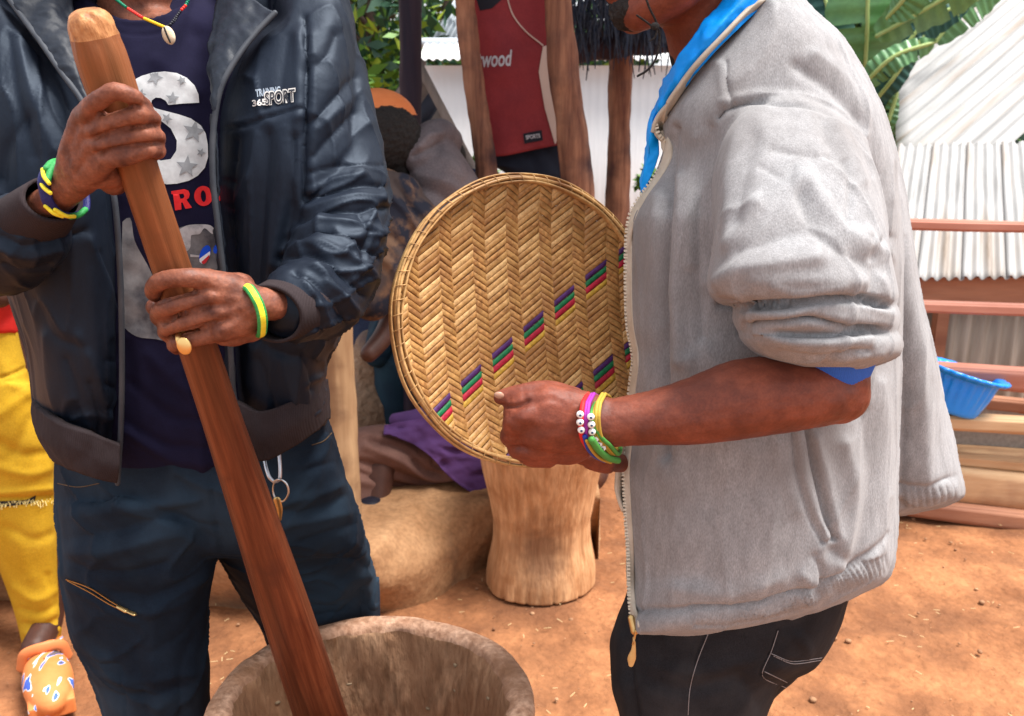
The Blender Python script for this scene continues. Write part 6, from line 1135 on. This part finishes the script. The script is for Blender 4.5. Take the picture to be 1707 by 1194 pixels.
# ------------------------------------------------------------------ vegetation
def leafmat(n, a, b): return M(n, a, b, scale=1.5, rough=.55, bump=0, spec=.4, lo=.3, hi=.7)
LFD, LFL, LFY = leafmat('dark_leaf', (.010, .045, .028), (.030, .095, .045)), leafmat('fresh_leaf', (.06, .16, .02), (.14, .27, .03)), leafmat('sunlit_leaf', (.20, .30, .02), (.34, .40, .04))  # dark and yellow-green tones carry shade and sun in the leaf colour
BARK = M('bark', (.07, .05, .04), (.14, .10, .08), scale=20, rough=.9, bump=.8)
def leaves(n, centres, rad, size, seed, droop=.3):
    g = np.random.default_rng(seed); C = np.asarray(centres)[g.integers(0, len(centres), n)]; d = norm(g.normal(size=(n, 3))) * (g.random((n, 1)) ** .45) * np.asarray(rad); c = C + d; a = norm(g.normal(size=(n, 3)) + np.array((0, 0, -droop))); b = norm(np.cross(a, g.normal(size=(n, 3)))); nn_ = np.cross(a, b)
    s = size * g.uniform(.6, 1.3, (n, 1)); V = np.stack([c - a * s, c - b * s * .36 + nn_ * s * .06, c + nn_ * s * -.04, c + b * s * .36 + nn_ * s * .06, c + a * s], 1).reshape(-1, 3)
    o = (np.arange(n) * 5)[:, None]; F = np.concatenate([o + [0, 1, 2, 3], ], 0); F2 = o + [1, 4, 3, 2]; return V, np.vstack([F, F2])
def tree(x, y, h, crown, label, seed, n=3600, size=.07, rad=(.42, .42, .32), trunk=.05):
    g = random.Random(seed); t = thing('tree', label, 'tree', (x, y, 0)); cs = []
    tr = [np.array((x, y, 0)), np.array((x + .05, y, h * .5)), np.array((x + .02, y, h))]; P = [wtube(tr, [trunk, trunk * .8, trunk * .3], 12)]
    for i in range(crown):
        z = h * g.uniform(.34, 1.02); a = g.uniform(0, 6.28); r = g.uniform(.2, 1.0) * h * .28; c = np.array((x + r * math.cos(a), y + r * math.sin(a), z)); cs.append(c); P.append(wtube([np.array((x + .03, y, z - .35 * r - .1)), (np.array((x, y, z - .1)) + c) / 2, c], [trunk * .4, trunk * .25, .008], 7))
    part('trunk', merge(P), BARK, t)
    for m, f, sd in ((LFD, .5, 1), (LFL, .34, 2), (LFY, .16, 3)): V, F = leaves(int(n * f), cs, rad, size, seed * 7 + sd); part('crown', (V, F), m, t, kind='stuff', smooth=False)
q = W(612, 200, 6.4); tree(q[0], 6.4, 3.2, 30, 'slim tree with bright leaves behind the orange cap', 11, 5200, .075)
q = W(500, 200, 7.4); tree(q[0], 7.4, 3.6, 30, 'dark leafy tree behind the navy jacket, left of the slim tree', 12, 4200, .09)
q = W(735, 60, 8.4); tree(q[0], 8.4, 4.2, 34, 'dark tree behind the silver roof end', 13, 5200, .09)
q = W(1010, 200, 10.5); tree(q[0], 10.5, 2.3, 20, 'low tree beyond the white shed', 14, 2600, .09)
q = W(250, 200, 8.5); tree(q[0], 8.5, 4.0, 30, 'tall tree hidden behind the man with the pestle', 15, 3600, .10)
q = W(1490, 200, 8.6); tree(q[0], 8.6, 3.6, 34, 'dense dark tree behind the banana plant', 16, 5600, .11)
q = W(1380, 200, 7.8); tree(q[0], 7.8, 3.0, 30, 'dark tree just behind the shoulder of the grey jacket', 17, 4200, .10)
bsh = []
for i in range(5): bsh.append(W(1075 + 8 * i, 300 + 3 * i, 4.6))
V, F = leaves(420, bsh, (.06, .06, .07), .035, 77); piece('small_bush', (V, F), LFL, 'little green bush low beside the far post', 'bush', W(1080, 320, 4.6), smooth=False)
V, F = leaves(420, [W(803, 285, 4.7), W(806, 300, 4.7)], (.07, .06, .10), .035, 78); piece('small_bush', (V, F), LFL, 'bit of sunlit bush beside the foot of the crooked post', 'bush', W(803, 320, 4.7), smooth=False)
BAN, BAND, BANR = M('banana_leaf', (.055, .16, .055), (.10, .24, .075), scale=3, rough=.42, bump=.5, bscale=6, bdist=.01, spec=.5, fine=(30, .12)), M('dark_banana_leaf', (.010, .05, .05), (.03, .10, .065), scale=3, rough=.5, bump=.4, bscale=6), M('banana_midrib', (.25, .34, .10), (.34, .42, .16), scale=9, rough=.5)  # second leaf material is a darker blue-green
bn = thing('banana_plant', 'banana plant with broad green leaves above the zinc roof', 'banana plant', W(1450, 200, 5.6) * np.array((1, 1, 0)))
def bleaf(base, mid, tip, w, mat, twist=0, seed=1, dY=.3):
    """leaf blade along base-mid-tip (px, py, Y); w = half width in px"""
    S_ = resample(L3([base, mid, tip]), 46); s = float(pxm(mid[1], mid[2])); T = norm(np.gradient(S_, axis=0)); g = np.random.default_rng(seed)
    t = np.linspace(0, 1, 46); wd = w * s * (np.sin(math.pi * np.clip(t * .97 + .03, 0, 1)) ** .55) * (1 + .04 * np.sin(t * 40 + seed)); side = norm(np.cross(T, np.array((0, -1, 0)))); nrm = np.cross(side, T)
    ca_, sa_ = math.cos(twist), math.sin(twist); sd_ = side * ca_ + nrm * sa_; up_ = norm(np.cross(sd_, T)); cols = []
    for k in np.linspace(-1, 1, 15): cols.append(S_ + sd_ * (wd * k)[:, None] + up_ * ((abs(k) ** 1.5) * wd * -.28 + .006 * np.sin(t * 70 + seed + k))[:, None] + up_ * (.02 * k * np.sin(t * 9 + seed))[:, None])
    G = np.stack(cols, 1); V = G.reshape(-1, 3); F = grid_faces(46, 15, wrap=False)
    for _ in range(5):                                                    # tears between the veins
        i = int(g.integers(8, 42)); sd2 = int(g.integers(0, 2)); keep = ~((F[:, 0] // 15 == i) & ((F[:, 0] % 15 < 6) if sd2 else (F[:, 0] % 15 > 8))); F = F[keep]
    n = len(V); Nn = vnormals(V, F); Fs = [tuple(f) for f in F] + [tuple(f[::-1] + n) for f in F]; 
    o = part('banana_leaf', (np.vstack([V, V - Nn * .002]), Fs), mat, bn); part('midrib', wtube(S_[::5], [.012] * 9 + [.004], 8), BANR, o)
LV = [((1436, 210, 5.7), (1446, 40, 5.5), (1452, -120, 5.5), 66, BAN, .15), ((1462, 60, 5.4), (1560, 5, 5.3), (1680, -70, 5.2), 46, BAN, -.3), ((1430, 150, 5.2), (1490, 95, 5.1), (1560, 70, 5.1), 24, BAN, .5), ((1440, 190, 5.3), (1490, 130, 5.2), (1540, 60, 5.2), 20, BAND, .2),
      ((1450, 200, 5.5), (1478, 140, 5.4), (1500, 90, 5.4), 15, BAND, .5), ((1400, 140, 5.9), (1385, 40, 5.9), (1360, -60, 6.0), 40, BAND, .2), ((1500, 90, 5.9), (1540, 40, 5.9), (1620, 0, 5.9), 32, BAND, .1), ((1480, 30, 5.1), (1510, -10, 5.0), (1500, -60, 5.0), 34, BAN, .9),
      ((1455, 250, 5.5), (1482, 200, 5.4), (1497, 150, 5.4), 13, BAN, .2), ((1560, 70, 6.1), (1600, 20, 6.1), (1680, -30, 6.1), 34, BAN, .2), ((1500, 290, 5.8), (1478, 240, 5.8), (1470, 190, 5.8), 22, BAN, .1)]
for i, (a, b, c, w_, m, tw2) in enumerate(LV): bleaf(a, b, c, w_, m, tw2, i + 1)
part('false_stem', wtube([W(1450, 200, 5.6) * np.array((1, 1, 0)), W(1450, 330, 5.6), W(1442, 150, 5.6)], [.09, .08, .04], 16), BANR, bn)
